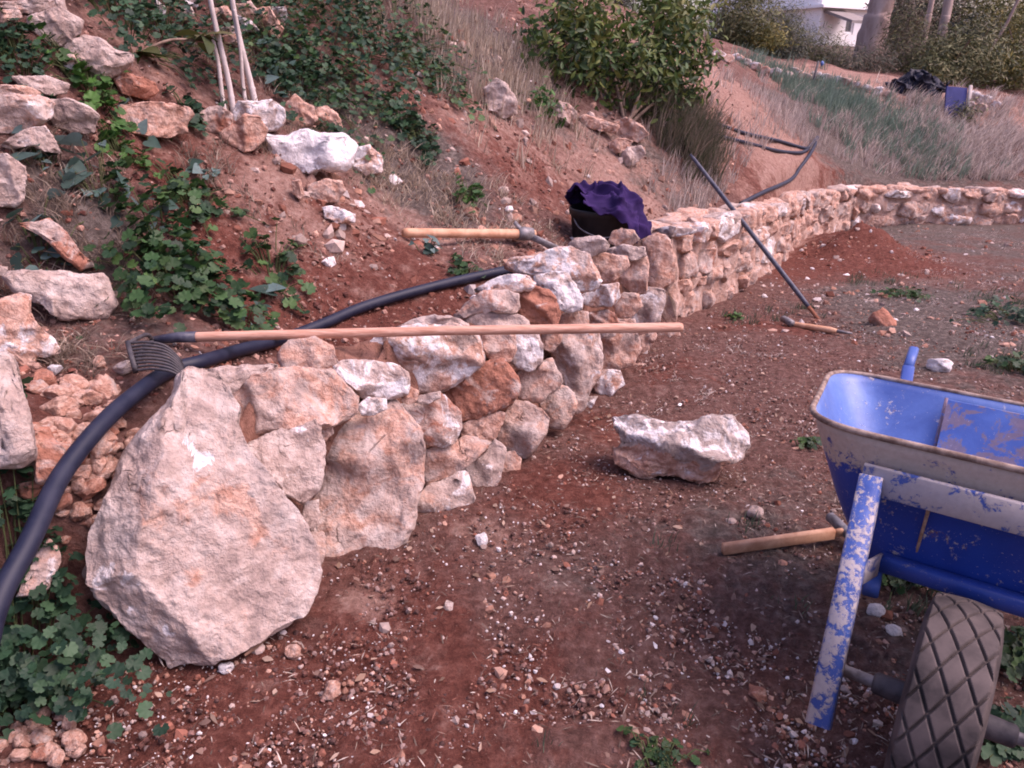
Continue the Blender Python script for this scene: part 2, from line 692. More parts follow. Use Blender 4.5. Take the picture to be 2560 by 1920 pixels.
M_BAR = plain_material("dark_digging_bar_steel", (.022, .024, .05), (.075, .075, .10), 30, .5, .45, .25)
M_RUBBER = plain_material("dusty_tyre_rubber", (.032, .027, .028), (.120, .096, .090), 11, .85, .2, .35)
M_CLOTH = plain_material("purple_cloth", (.022, .012, .055), (.042, .023, .095), 12, .95, .1, .3, None, 0, .002)
M_BUCKET = plain_material("black_plastic", (.008, .008, .010), (.02, .018, .02), 20, .55, .4, .1)
M_BARK = plain_material("pale_bark", (.30, .21, .18), (.52, .41, .37), 5, .95, .1, .8, (1, 1, .35), 0, .03)
M_TWIG = plain_material("grey_twig_bark", (.16, .11, .085), (.30, .22, .17), 30, .9, .1, .4)
M_CANE = plain_material("dry_cane", (.36, .30, .27), (.58, .52, .50), 12, .8, .2, .2, (3, 3, .6))
M_WALLW = plain_material("white_render", (.84, .81, .80), (.90, .88, .87), 2, .9, .2, .1)
M_GREYROOF = plain_material("grey_roof", (.20, .17, .16), (.28, .25, .24), 4, .9, .2, .2)
M_GLASS = plain_material("dark_window_glass", (.10, .10, .11), (.17, .17, .18), 3, .25, .5, 0)
M_CORE = plain_material("earth_and_mortar_fill", (.34, .20, .15), (.54, .39, .33), 18, .95, .1, .9, None, 0, .03)
M_EARTH = plain_material("dark_earth_fill", (.15, .072, .052), (.27, .14, .105), 22, .95, .1, .9, None, 0, .03)
M_TARP = plain_material("dark_blue_tarpaulin", (.006, .007, .018), (.014, .015, .035), 8, .6, .3, .3)
M_BLUEBOARD = plain_material("blue_board", (.03, .035, .14), (.06, .065, .22), 6, .6, .3, .2)

# ------------------------------------------------------------------ ground sheet
def ground_sheet():
    na, nr = 900, 660
    az = np.radians(np.linspace(-78, 78, na))
    rr = 0.55 * (150 / 0.55) ** (np.linspace(0, 1, nr))
    A, R = np.meshgrid(az, rr, indexing='ij')
    x, y = (R * np.sin(A)).ravel(), (R * np.cos(A) - 1.2).ravel()
    z = land(x, y)
    P = np.stack([x, y, 0 * x], 1)
    near = np.exp(-R.ravel() / 9)
    z = z + near * (fbm(P * 7, 21, 3) * 0.014 + np.abs(fbm(P * 24, 25, 3)) * 0.014 * (.4 + sstep(-.3, .5, fbm(P * 2.2, 29, 2))) - .006)
    # colour zones: r fresh red earth, g dry pale earth, b grey litter
    zone = np.zeros((len(x), 3))
    sdist, _ = wall_sd(x, y)
    front = sstep(.1, -.05, sdist)
    zone[:, 0] = (.20 + .16 * sstep(3.2, 1.6, y)) * front
    zone[:, 2] = front * (.08 + .40 * sstep(.3, 1.2, x - .28 * y) * sstep(1.0, 2.0, y)) + (1 - front) * .06
    zone[:, 1] = (1 - front) * .27
    zone[:, 0] += (1 - front) * .22
    far = sstep(11, 14, y)
    zone[:, 2] += far * .5
    Z = [(1000, 1500, .28, 0, .35), (800, 1330, .25, 0, .22), (1250, 1060, .22, 0, .45), (1320, 930, .22, 0, .40), (1430, 800, .30, 0, .35), (600, 1560, .3, 0, .3),
         (200, 1580, .3, 0, .3), (1840, 540, .6, 0, .75), (1850, 530, .55, 0, .5), (1850, 545, .75, 2, -.9), (1960, 570, .3, 0, .5), (1700, 600, .35, 0, .4), (1750, 710, .25, 0, .45), (1600, 700, .3, 0, .3),
         (650, 520, .38, 0, .9), (800, 600, .35, 0, .75), (740, 560, .3, 0, .5), (520, 460, .2, 0, .5), (900, 560, .25, 0, .35), (650, 640, .3, 0, .7), (100, 860, .2, 0, .4), (350, 330, .25, 0, .35),
         (1080, 320, .45, 0, .50), (1180, 350, .4, 0, .30), (1560, 190, 1.0, 0, .30), (1580, 210, 1.2, 1, .6), (1600, 250, .8, 0, .30), (1790, 360, .8, 0, .6), (1650, 390, .5, 0, .3),
         (820, 190, .3, 0, .35), (370, 150, .3, 0, .3), (1900, 200, 1.2, 0, .35),
         (620, 430, .3, 1, .4), (870, 430, .3, 1, .4), (1000, 530, .25, 1, .3), (1300, 380, .5, 1, .35), (1020, 230, .5, 1, .3), (1350, 300, .4, 1, .3),
         (1800, 190, 1.2, 1, .5), (1980, 210, 1.0, 1, .4), (2150, 220, 1.2, 1, .3), (1450, 420, .4, 1, .3), (350, 130, .25, 1, .35),
         (1050, 120, .8, 2, .45), (1000, 60, .8, 2, .4), (900, 350, .3, 2, .55), (980, 430, .35, 2, .5), (1450, 420, .4, 2, .3), (1480, 350, .5, 2, .3), (1750, 280, 1.0, 2, .5), (1900, 300, 1.2, 2, .5), (2100, 310, 1.2, 2, .5), (650, 150, .6, 2, .4),
         (1700, 1100, .5, 2, .30), (1500, 1200, .35, 2, .3), (2000, 700, .8, 2, .40), (1900, 620, .7, 2, .3), (2150, 540, 1.0, 2, .1), (2050, 620, .6, 1, .4), (2180, 560, .8, 1, .35), (1150, 1240, .2, 2, .3), (1980, 1400, .3, 2, .3),
         (780, 1290, .16, 1, .5), (1060, 1150, .15, 1, .45), (1180, 1260, .16, 1, .4), (950, 1480, .18, 1, .35), (1500, 1120, .2, 1, .4), (1750, 1250, .2, 1, .3), (600, 1480, .15, 1, .35), (1850, 900, .3, 2, .35), (330, 760, .25, 2, .5), (150, 450, .3, 2, .4), (200, 470, .2, 2, .3)]
    for u, v, s, k, w in Z:
        g = ground(u, v)
        zone[:, k] += w * np.exp(-((x - g[0]) ** 2 + (y - g[1]) ** 2) / s ** 2)
    zone = np.clip(zone, 0, 1)
    i = np.arange(na - 1)[:, None] * nr + np.arange(nr - 1)[None]
    q = np.stack([i, i + 1, i + nr + 1, i + nr], -1).reshape(-1, 4)
    o = build("ground", np.stack([x, y, z], 1), [q], M_SOIL, None, True, zone, loc=(0, 0, 0))
    tag(o, "red stony hillside soil and trodden terrace", "ground", kind="structure")


ground_sheet()


# ------------------------------------------------------------------ stones
def facet_depth(x, y, size, T, z, rs, n=5, tilt=.55):
    d = z.copy()
    for _ in range(n):
        a, b = rs.normal(0, tilt, 2)
        h = T * rs.uniform(.62, 1.0)
        ox, oy = rs.uniform(-.35, .35, 2) * size
        d = np.minimum(d, h - a * (x - ox) - b * (y - oy))
    return d


def rough(P, size, seed, amt=1.0, strata=0.0):
    f1, f2, f3 = 2.2 / size, 7.0 / size, 22.0 / size
    D = np.stack([fbm(P * f1, seed + 50 * k, 2) for k in range(3)], 1) * size * .050
    D += np.stack([fbm(P * f2, seed + 11 + 50 * k, 3) for k in range(3)], 1) * size * .026
    D += np.stack([fbm(P * f3, seed + 23 + 50 * k, 2) for k in range(3)], 1) * size * .0095
    return P + D * amt


def poly_area(pts):
    x, y = pts[:, 0], pts[:, 1]
    c = x * np.roll(y, -1) - np.roll(x, -1) * y
    a = c.sum() / 2
    cx = ((x + np.roll(x, -1)) * c).sum() / (6 * a)
    cy = ((y + np.roll(y, -1)) * c).sum() / (6 * a)
    return abs(a), np.array([cx, cy])


def polar(pts, th):
    """largest distance from the origin to the outline along each angle"""
    r = np.full(th.shape, 1e-4)
    dx, dy = np.cos(th), np.sin(th)
    n = len(pts)
    for i in range(n):
        p, q = pts[i], pts[(i + 1) % n]
        e = q - p
        den = dx * e[1] - dy * e[0]
        den = np.where(np.abs(den) < 1e-12, 1e-12, den)
        t = (p[0] * e[1] - p[1] * e[0]) / den
        s = (p[0] * dy - p[1] * dx) / den
        ok = (t > 0) & (s >= -1e-6) & (s <= 1 + 1e-6)
        r = np.where(ok & (t > r), t, r)
    return r


def stone_mesh(name, pts, ax, ay, az, centre, T, seed, sub=4, nf=5, tilt=.55, amt=1.0, parent=None, tint=(0, 0, 0), mat=None, grow=1.02):
    """a solid stone whose outline across (ax, ay) is pts (metres about centre) and half-thickness T along az"""
    rs = np.random.default_rng(seed)
    S, Fc = ico(sub)
    th = np.arctan2(S[:, 1], S[:, 0])
    rho = np.hypot(S[:, 0], S[:, 1])
    area, _ = poly_area(pts)
    size = math.sqrt(area)
    r = polar(pts, th) * grow * np.clip(rho, 0, 1) ** .72
    x, y = r * np.cos(th), r * np.sin(th)
    z = T * np.sign(S[:, 2]) * np.abs(S[:, 2]) ** .62
    zf = facet_depth(x, y, size, T, z, rs, nf, tilt)
    zf = np.maximum(zf, .30 * z)
    z = np.where(z > 0, zf, z)
    P = np.stack([x, y, z], 1)
    P = rough(P + rs.uniform(-9, 9, 3) * 0, size, seed * 7 % 997, amt)
    Wd = P[:, :1] * ax + P[:, 1:2] * ay + P[:, 2:] * az + centre
    o = build(name, Wd, [Fc], mat or M_ROCK, parent, True, None, loc=centre)
    o.color = (*tint, 1)
    return o


def plan_hit(sx, sy):
    """where the line of sight crosses the foot line of the wall, as a ray parameter"""
    d = ray(sx, sy)
    D = d[:2]
    for i in range(2, len(LINE) - 1):
        a, e = LINE[i], LINE[i + 1] - LINE[i]
        den = D[0] * e[1] - D[1] * e[0]
        if abs(den) < 1e-9:
            continue
        t = (a[0] * e[1] - a[1] * e[0]) / den
        s = (a[0] * D[1] - a[1] * D[0]) / den
        if t > 0 and -1e-6 <= s <= 1:
            return t
    return None


def outline_stone(name, T_, poly, parent=None, tint=(0, 0, 0), where='ground', back=0.0, tf=.75, sub=4, seed=None, nf=5, tilt=.55, amt=1.0, grow=1.02, label=None, cat=None, group=None, two_tone=False):
    src = np.array([T_(p) for p in poly], float)
    _, c = poly_area(src)
    seed = seed if seed is not None else int(abs(c[0] * 13 + c[1] * 7)) % 9973
    d = ray(*c)
    nd = d / np.linalg.norm(d)
    if where == 'wall':
        t = plan_hit(*c)
        z0 = CAM_H + d[2] * t
        t = t + (back + .14 * max(z0, 0)) / math.hypot(d[0], d[1])
    elif where == 'ground':
        low = src[:, 1].max() - .10 * np.ptp(src[:, 1])
        t = min((ground(c[0] / K, vv / K) - EYE) @ FW for vv in (low, c[1])) + back
    else:
        t = where / d[1]
    C = EYE + d * t
    up = np.array([0, 0, 1.0])
    az = -nd
    ax = np.cross(up, az)
    ax /= np.linalg.norm(ax)
    ay = np.cross(az, ax)
    W = []
    for p in src:
        e = ray(*p)
        W.append(EYE + e * (((C - EYE) @ az) / (e @ az)))
    W = np.array(W) - C
    pts = np.stack([W @ ax, W @ ay], 1)
    area, _ = poly_area(pts)
    # the body lies a little behind its outline
    T = tf * math.sqrt(area) * .55
    C2 = C - az * T * (.35 if where == 'wall' else -.12)
    sc = ((C2 - EYE) @ az) / ((C - EYE) @ az)
    o = stone_mesh(name, pts * sc, ax, ay, az, C2, T, seed, sub, nf, tilt, amt, parent, tint, None, grow)
    if two_tone:
        n_ = len(o.data.vertices)
        co = np.zeros(n_ * 3, np.float32)
        o.data.vertices.foreach_get('co', co)
        co = co.reshape(-1, 3)
        h_ = co[:, 2] - co[:, 2].min()
        h_ = h_ / h_.max() + .12 * fbm(co * 16, 5, 3)
        at_ = o.data.attributes.new('Col', 'FLOAT_COLOR', 'POINT')
        cw_ = np.zeros((n_, 4), np.float32)
        cw_[:, 0] = sstep(.56, .48, h_)
        cw_[:, 1] = sstep(.58, .70, h_) * .22
        cw_[:, 2] = sstep(.50, .60, h_)
        at_.data.foreach_set('color', cw_.ravel())
    if label and parent is None:
        tag(o, label, cat or 'rock', group)
    elif label:
        o['label'] = label
    return o


# --- the dry-stacked near end of the wall: each traced stone is a stone of that wall
dry = tag(empty("dry_stone_wall", (0.3, 2.6, 0)), "dry stacked near end of the pink limestone wall, beside the triangular boulder", "stone wall", kind="thing")
N, O, R_, W_ = (.42, .26, .22), (.50, .22, .14), (.36, .42, .1), (.28, .1, .46)
WO = (.45, .2, .46)
G_ = (.10, .05, .30)
DRY = [
    (C5, [(90, 880), (160, 825), (330, 835), (480, 860), (530, 900), (545, 980), (530, 1040), (480, 1070), (300, 1065), (240, 1050), (200, 985), (110, 910)], W_, .10, .9, "bluish white stone above the tall slab"),
    (C5, [(250, 780), (370, 690), (500, 640), (850, 630), (970, 680), (1000, 830), (960, 890), (880, 950), (780, 1005), (680, 1030), (600, 1020), (545, 990), (530, 890), (430, 845), (280, 825)], WO, .16, .9, "large blocky pink stone under the rake handle"),
    (C5, [(470, 640), (560, 590), (680, 560), (800, 562), (905, 605), (920, 660), (700, 700), (500, 690)], G_, .34, .8, None),
    (C5, [(880, 580), (960, 540), (1080, 520), (1200, 550), (1270, 600), (1290, 690), (1000, 700), (900, 650)], G_, .26, .9, None),
    (C5, [(985, 660), (1190, 660), (1195, 780), (1150, 835), (1080, 845), (1020, 815), (995, 760)], N, .12, .8, None),
    (C5, [(1180, 660), (1340, 660), (1365, 740), (1360, 840), (1290, 895), (1200, 880), (1150, 830), (1185, 770)], W_, .12, .8, None),
    (C5, [(750, 1015), (880, 950), (980, 860), (1060, 835), (1140, 840), (1180, 900), (1205, 980), (1195, 1060), (1130, 1110), (1040, 1150), (930, 1190), (860, 1200), (820, 1130)], (.30, .55, .1), .08, .9, "rounded rust red stone with a pale right side"),
    (C5, [(470, 1110), (600, 1070), (740, 1030), (800, 1080), (855, 1150), (865, 1230), (830, 1310), (760, 1345), (680, 1335), (610, 1290), (550, 1230)], (.35, .44, .42), .06, .9, None),
    (C5, [(850, 1225), (960, 1180), (1080, 1140), (1130, 1150), (1110, 1220), (1060, 1310), (960, 1340), (880, 1320)], O, .07, .8, "orange wedge shaped stone"),
    (C5, [(1050, 1310), (1130, 1160), (1190, 1080), (1260, 1090), (1340, 1140), (1385, 1190), (1370, 1280), (1310, 1370), (1230, 1420), (1170, 1400), (1110, 1370)], N, .05, .9, None),
    (C5, [(620, 1370), (700, 1350), (800, 1340), (880, 1300), (1000, 1330), (1035, 1310), (1010, 1390), (900, 1470), (830, 1530), (720, 1565), (640, 1590), (618, 1500)], (.42, .36, .25), .03, .8, None),
    (C5, [(830, 1520), (930, 1450), (1010, 1390), (1060, 1320), (1130, 1360), (1120, 1440), (1095, 1570), (990, 1660), (930, 1640), (890, 1570)], (.2, .1, .35), .0, .8, None),
    (C5, [(1120, 1400), (1180, 1385), (1225, 1430), (1215, 1530), (1170, 1590), (1100, 1580), (1095, 1500)], O, .0, .7, None),
    (TV, [(690, 985), (700, 950), (740, 900), (800, 880), (850, 868), (885, 920), (908, 970), (912, 1040), (895, 1130), (860, 1200), (800, 1224), (735, 1234), (690, 1180), (658, 1125), (685, 1060)], (.40, .22, .16), .04, .7, "tall upright slab of grey and orange limestone beside the triangular boulder"),
    (C5, [(235, 1100), (290, 1060), (400, 1068), (405, 1130), (330, 1165), (255, 1170)], W_, .04, .8, None),
    (TV, [(538, 960), (600, 928), (690, 915), (694, 1000), (682, 1060), (655, 1090), (612, 1062), (560, 1005)], (.25, .1, .38), .05, .8, "pale triangular stone wedged beside the tall slab"),
    (TV, [(500, 862), (555, 805), (640, 795), (720, 800), (778, 860), (772, 887), (720, 915), (690, 922), (600, 930), (530, 932), (512, 900)], (.44, .28, .32), .12, .9, "long grey stone with an orange right end beside the boulder tip"),
    (TV, [(445, 800), (520, 788), (600, 788), (570, 815), (520, 860), (480, 845)], G_, .26, .7, None),
    (TV, [(885, 1125), (900, 1070), (960, 1035), (1010, 1022), (1022, 1080), (980, 1112), (920, 1138)], (.38, .25, .42), .0, .8, None),
    (TV, [(690, 925), (715, 905), (720, 935), (700, 955), (685, 945)], O, .06, .8, None),
    (TV, [(655, 1085), (690, 1080), (688, 1130), (672, 1150), (655, 1120)], G_, .03, .7, None),
    (TV, [(668, 1150), (700, 1150), (705, 1195), (690, 1225), (668, 1190)], N, .02, .7, None),
    (C5, [(940, 405), (1060, 330), (1150, 305), (1270, 315), (1315, 360), (1290, 400), (1180, 420), (1050, 410), (970, 425)], WO, .30, .8, None),
    (C5, [(815, 565), (900, 470), (1000, 405), (1120, 400), (1200, 435), (1220, 520), (1190, 550), (1050, 530), (950, 550), (860, 585)], (.40, .38, .2), .30, .8, None),
    (C5, [(1195, 420), (1300, 378), (1390, 400), (1445, 470), (1455, 560), (1420, 640), (1280, 640), (1205, 530)], (.25, .62, .08), .16, .9, "smooth red brown rounded stone above the rake handle"),
    (C5, [(1305, 330), (1400, 295), (1500, 310), (1560, 380), (1605, 460), (1590, 525), (1500, 540), (1440, 475), (1385, 405), (1315, 375)], (.25, .15, .52), .16, .9, "white rounded stone on top of the wall"),
    (C5, [(1145, 275), (1170, 218), (1250, 212), (1380, 163), (1520, 158), (1640, 198), (1700, 285), (1712, 350), (1660, 415), (1570, 415), (1535, 350), (1480, 315), (1330, 315), (1200, 305)], WO, .30, .8, "long pink crest stone in front of the bucket"),
    (C5, [(1715, 165), (1850, 128), (1980, 143), (1995, 200), (1900, 225), (1790, 215)], G_, .26, .7, None),
    (C5, [(1640, 212), (1720, 180), (1870, 198), (1885, 250), (1800, 345), (1720, 360), (1685, 300)], O, .18, .8, None),
    (C5, [(1860, 222), (1990, 200), (2005, 300), (1985, 415), (1920, 425), (1835, 365), (1820, 310)], O, .14, .8, None),
    (C5, [(1960, 110), (2060, 58), (2130, 98), (2155, 220), (2155, 355), (2060, 390), (1998, 365), (1985, 230)], O, .12, .8, None),
    (C5, [(1585, 442), (1700, 378), (1812, 358), (1825, 440), (1780, 503), (1660, 507), (1600, 485)], WO, .12, .8, None),
    (C5, [(1635, 545), (1740, 520), (1800, 548), (1820, 600), (1740, 630), (1645, 620)], R_, .10, .8, "small flat red stone below the dark gap"),
    (C5, [(1785, 500), (1850, 418), (1945, 428), (1962, 500), (1900, 575), (1825, 575)], N, .10, .8, None),
    (C5, [(1905, 580), (1950, 428), (2000, 388), (2095, 408), (2095, 500), (2075, 600), (1930, 610)], W_, .08, .8, None),
    (C5, [(1440, 640), (1480, 555), (1560, 515), (1640, 535), (1645, 660), (1450, 670)], N, .10, .8, None),
    (C5, [(1395, 835), (1480, 640), (1600, 630), (1700, 640), (1715, 760), (1695, 900), (1645, 1020), (1620, 1085), (1560, 1055), (1480, 975), (1420, 905)], (.36, .2, .40), .06, .9, "big pale pink stone below the right end of the rake handle"),
    (C5, [(1195, 900), (1300, 868), (1420, 825), (1475, 960), (1430, 1025), (1330, 1085), (1225, 1062)], (.42, .34, .2), .06, .8, None),
    (C5, [(1355, 650), (1490, 650), (1465, 730), (1410, 790), (1365, 760)], O, .10, .7, None),
    (C5, [(1335, 1085), (1440, 975), (1510, 995), (1565, 1090), (1535, 1195), (1480, 1255), (1400, 1245), (1365, 1155)], (.4, .25, .25), .03, .8, None),
    (C5, [(1480, 965), (1560, 1040), (1635, 1070), (1605, 1140), (1560, 1160), (1510, 1060)], N, .03, .7, None),
    (C5, [(1700, 690), (1800, 650), (1930, 640), (1955, 760), (1912, 855), (1800, 895), (1705, 875)], (.45, .3, .2), .06, .8, None),
    (C5, [(1935, 690), (2040, 650), (2050, 690), (2000, 770), (1950, 800)], O, .06, .7, None),
    (C5, [(1675, 935), (1740, 892), (1822, 898), (1855, 980), (1760, 1060), (1680, 1015)], WO, .0, .8, None),
    (C5, [(1840, 900), (1920, 852), (1990, 858), (1965, 925), (1880, 955)], O, .0, .7, None),
    (C5, [(1615, 1055), (1695, 1048), (1655, 1125), (1615, 1105)], W_, -.03, .7, None),
    (C5, [(1960, 800), (2000, 770), (1995, 850), (1950, 870)], W_, .04, .7, None),
    (C5, [(2060, 640), (2190, 640), (2195, 700), (2110, 760), (2050, 720)], (.45, .4, .1), .04, .7, None),
    (C5, [(1650, 600), (1790, 590), (1800, 680), (1690, 700)], G_, .09, .7, None),
    (C5, [(1790, 580), (1920, 580), (1935, 660), (1800, 680)], N, .10, .7, None),
    (C5, [(545, 990), (600, 1015), (590, 1080), (540, 1100), (490, 1080)], O, .07, .7, None),
    (C5, [(570, 1090), (600, 1050), (730, 1020), (740, 1060), (650, 1100)], W_, .05, .7, None),
]
for T_, poly, tint, back, tf, lab in DRY:
    outline_stone("stone", T_, poly, dry, tint, 'wall', back, tf, 5 if lab else 4, label=lab, grow=1.05, nf=6)
# earth packed behind the stacked stones
sec = []
for i in range(2, 9):
    a = LINE[i + 1]
    t_ = LINE[min(i + 2, len(LINE) - 1)] - LINE[i]
    t_ = t_ / np.linalg.norm(t_)
    n_ = np.array([-t_[1], t_[0]])
    h_ = [.20, .22, .42, .44, .42, .42, .38][i - 2]
    sec.append([(*(a + n_ * .13), terrace0(*a) - .15), (*(a + n_ * .20), h_ + .02), (*(a + n_ * .34), h_ + .03), (*(a + n_ * .55), h_ - .10), (*(a + n_ * .6), -.3)])
sec = np.array(sec)
m_, k_ = sec.shape[:2]


def refine(sec, ds, dk):
    from_ = np.linspace(0, 1, sec.shape[0])
    to = np.linspace(0, 1, ds)
    A = np.stack([[np.interp(to, from_, sec[:, j, c]) for c in range(3)] for j in range(sec.shape[1])], 0)   # (k,3,ds)
    A = A.transpose(2, 0, 1)
    f2 = np.linspace(0, 1, sec.shape[1])
    t2 = np.linspace(0, 1, dk)
    return np.stack([[np.interp(t2, f2, A[i, :, c]) for c in range(3)] for i in range(ds)], 0).transpose(0, 2, 1)


def ribbon(name, sec, ds, dk, mat, parent, amp, seed):
    G = refine(sec, ds, dk)
    P = G.reshape(-1, 3)
    P = P + np.stack([fbm(P * 9, seed + k, 3) for k in range(3)], 1) * amp
    i = np.arange(ds - 1)[:, None] * dk + np.arange(dk - 1)[None]
    q = np.stack([i, i + 1, i + dk + 1, i + dk], -1).reshape(-1, 4)
    e0 = np.arange(dk)[::-1][None]
    e1 = ((ds - 1) * dk + np.arange(dk))[None]
    return build(name, P, [q, e0, e1], mat, parent)


ribbon("earth_fill", sec, 90, 30, M_EARTH, dry, .035, 61)

# --- stones lying loose on or beside that wall, and the end boulder
BOULDER = [(400, 778), (430, 780), (455, 800), (480, 840), (505, 880), (515, 930), (545, 990), (570, 1030), (600, 1060), (625, 1085), (650, 1120), (668, 1160), (685, 1230), (680, 1270), (660, 1310),
           (600, 1350), (540, 1385), (490, 1415), (455, 1430), (400, 1424), (360, 1440), (320, 1400), (280, 1370), (240, 1330), (200, 1290), (178, 1260), (180, 1200), (185, 1150), (220, 1080), (260, 1000), (290, 950), (310, 910), (350, 870), (370, 830), (378, 790)]


def boulder():
    src = np.array([TV(p) for p in BOULDER])
    c = np.array(TV((440, 1170)))
    d = ray(*c)
    C = EYE + d * (1.56 / d[1])
    az = -d / np.linalg.norm(d)
    az = az + np.array([.12, 0, -.10])
    az /= np.linalg.norm(az)
    ax = np.cross((0, 0, 1.0), az)
    ax /= np.linalg.norm(ax)
    ay = np.cross(az, ax)
    W = []
    for p in src:
        e = ray(*p)
        W.append(EYE + e * (((C - EYE) @ az) / (e @ az)) - C)
    W = np.array(W)
    pts = np.stack([W @ ax, W @ ay], 1)
    S, Fc = ico(7)
    th = np.arctan2(S[:, 1], S[:, 0])
    rho = np.hypot(S[:, 0], S[:, 1])
    T = .17
    r = polar(pts, th) * .975 * np.clip(rho, 0, 1) ** .62
    x, y = r * np.cos(th), r * np.sin(th)
    z = T * np.sign(S[:, 2]) * np.abs(S[:, 2]) ** .5
    # main face, a darker left flank falling away behind a ridge, and a chamfer along the right edge
    def at_px(u, v):
        e = ray(u * K, v * K)
        w = EYE + e * (((C - EYE) @ az) / (e @ az)) - C
        return np.array([w @ ax, w @ ay])

    def outside(p, q):
        # distance beyond the line p -> q, positive on its left
        a, b = at_px(*p), at_px(*q)
        e = (b - a) / np.linalg.norm(b - a)
        return e[0] * (y - a[1]) - e[1] * (x - a[0])
    f = .105 - .05 * x - .02 * y
    f = np.minimum(f, .098 - 1.0 * outside((262, 1235), (352, 930)))        # left flank
    f = np.minimum(f, .104 - .55 * outside((505, 920), (655, 1190)))        # grey chamfer down the right edge
    f = np.minimum(f, .092 - .95 * outside((430, 1408), (255, 1240)))       # undercut at the lower left
    f = np.minimum(f, .108 - .30 * outside((330, 1010), (560, 1080)))       # upper face leaning back
    zf = np.maximum(np.minimum(z, f), .22 * z)
    z = np.where(z > 0, zf, z)
    P = rough(np.stack([x, y, z], 1), .42, 77, .58)
    # shallow scaling off along slanting strata
    q = P @ np.array([.55, .8, .2])
    P[:, 2] += .0045 * np.clip(fbm(np.stack([q * 14, P[:, 0] * 4, P[:, 1] * 4], 1), 91, 3), -1, 1)
    Wd = P[:, :1] * ax + P[:, 1:2] * ay + P[:, 2:] * az + C
    marks = np.zeros((len(P), 3))

    wob = .028 * fbm(P * 26, 140, 4)
    for u, v, r_, ch, w in [(465, 1040, .055, 0, .8), (500, 1080, .05, 0, .8), (420, 1090, .05, 0, .6), (540, 1150, .035, 0, .7), (590, 1190, .030, 0, .8), (405, 1240, .035, 0, .6), (350, 1110, .04, 0, .4), (400, 805, .03, 0, .8),
                            (405, 960, .016, 1, 1.2), (415, 1000, .018, 1, 1.2), (425, 985, .012, 1, 1.0), (250, 1250, .045, 1, .8), (300, 1330, .04, 1, .7), (390, 1400, .06, 1, .5), (600, 1290, .06, 1, .35), (385, 880, .03, 1, .5),
                            (560, 1030, .035, 2, .9), (530, 960, .035, 2, .9), (600, 1090, .035, 2, .9), (480, 870, .03, 2, .7), (640, 1170, .03, 2, .7), (215, 1160, .05, 2, .8)]:
        mx, my = at_px(u, v)
        dd = np.hypot(P[:, 0] - mx, P[:, 1] - my) + wob
        marks[:, ch] += w * (.55 if ch == 0 else .8 if ch == 2 else .5) * sstep(r_ * 1.35, r_ * .55, dd)
    o = build("boulder", Wd, [Fc], M_ROCK, None, True, np.clip(marks, 0, 1), loc=C)
    o.color = (.27, .12, .24, 1)
    tag(o, "large upright triangular boulder of pale pink limestone at the near end of the wall", "boulder")


boulder()
outline_stone("loose_stone", TV, [(597, 765), (625, 735), (680, 728), (720, 750), (738, 790), (700, 805), (610, 800)], None, N, 'wall', .30, .8, 4, label="rough grey pink stone resting on the wall just below the rake handle", cat="stone", nf=6)
outline_stone("loose_stone", C5, [(1510, 130), (1560, 82), (1700, 78), (1765, 120), (1745, 170), (1650, 205), (1540, 168)], None, (.2, .2, .30), 'wall', .36, .9, 4, label="pale flat topped stone on the wall crest leaning against the bucket", cat="stone")
outline_stone("loose_stone", C5, [(1752, 100), (1780, 48), (1840, 22), (1912, 43), (1955, 95), (1905, 128), (1800, 132)], None, (.42, .3, .12), 'wall', .40, .9, 4, label="small pinkish orange stone on the wall crest below the purple cloth", cat="stone")
outline_stone("loose_stone", TV, [(1410, 495), (1450, 487), (1508, 492), (1500, 505), (1440, 512)], None, W_, 'wall', .24, .7, 3, label="flat white sliver of stone on the wall crest right of the bucket", cat="stone")
outline_stone("loose_rock", TV, [(1330, 900), (1380, 897), (1430, 914), (1500, 914), (1540, 898), (1582, 900), (1615, 935), (1621, 965), (1600, 992), (1557, 1002), (1545, 1032), (1500, 1046), (1440, 1032), (1400, 1047), (1330, 1007), (1321, 970), (1347, 953), (1324, 928)], None, (.34, .2, .36), 'ground', 0, .9, 6, label="lone white topped orange rock lying on the red earth right of the wall", cat="rock", nf=7, grow=1.0, two_tone=True)

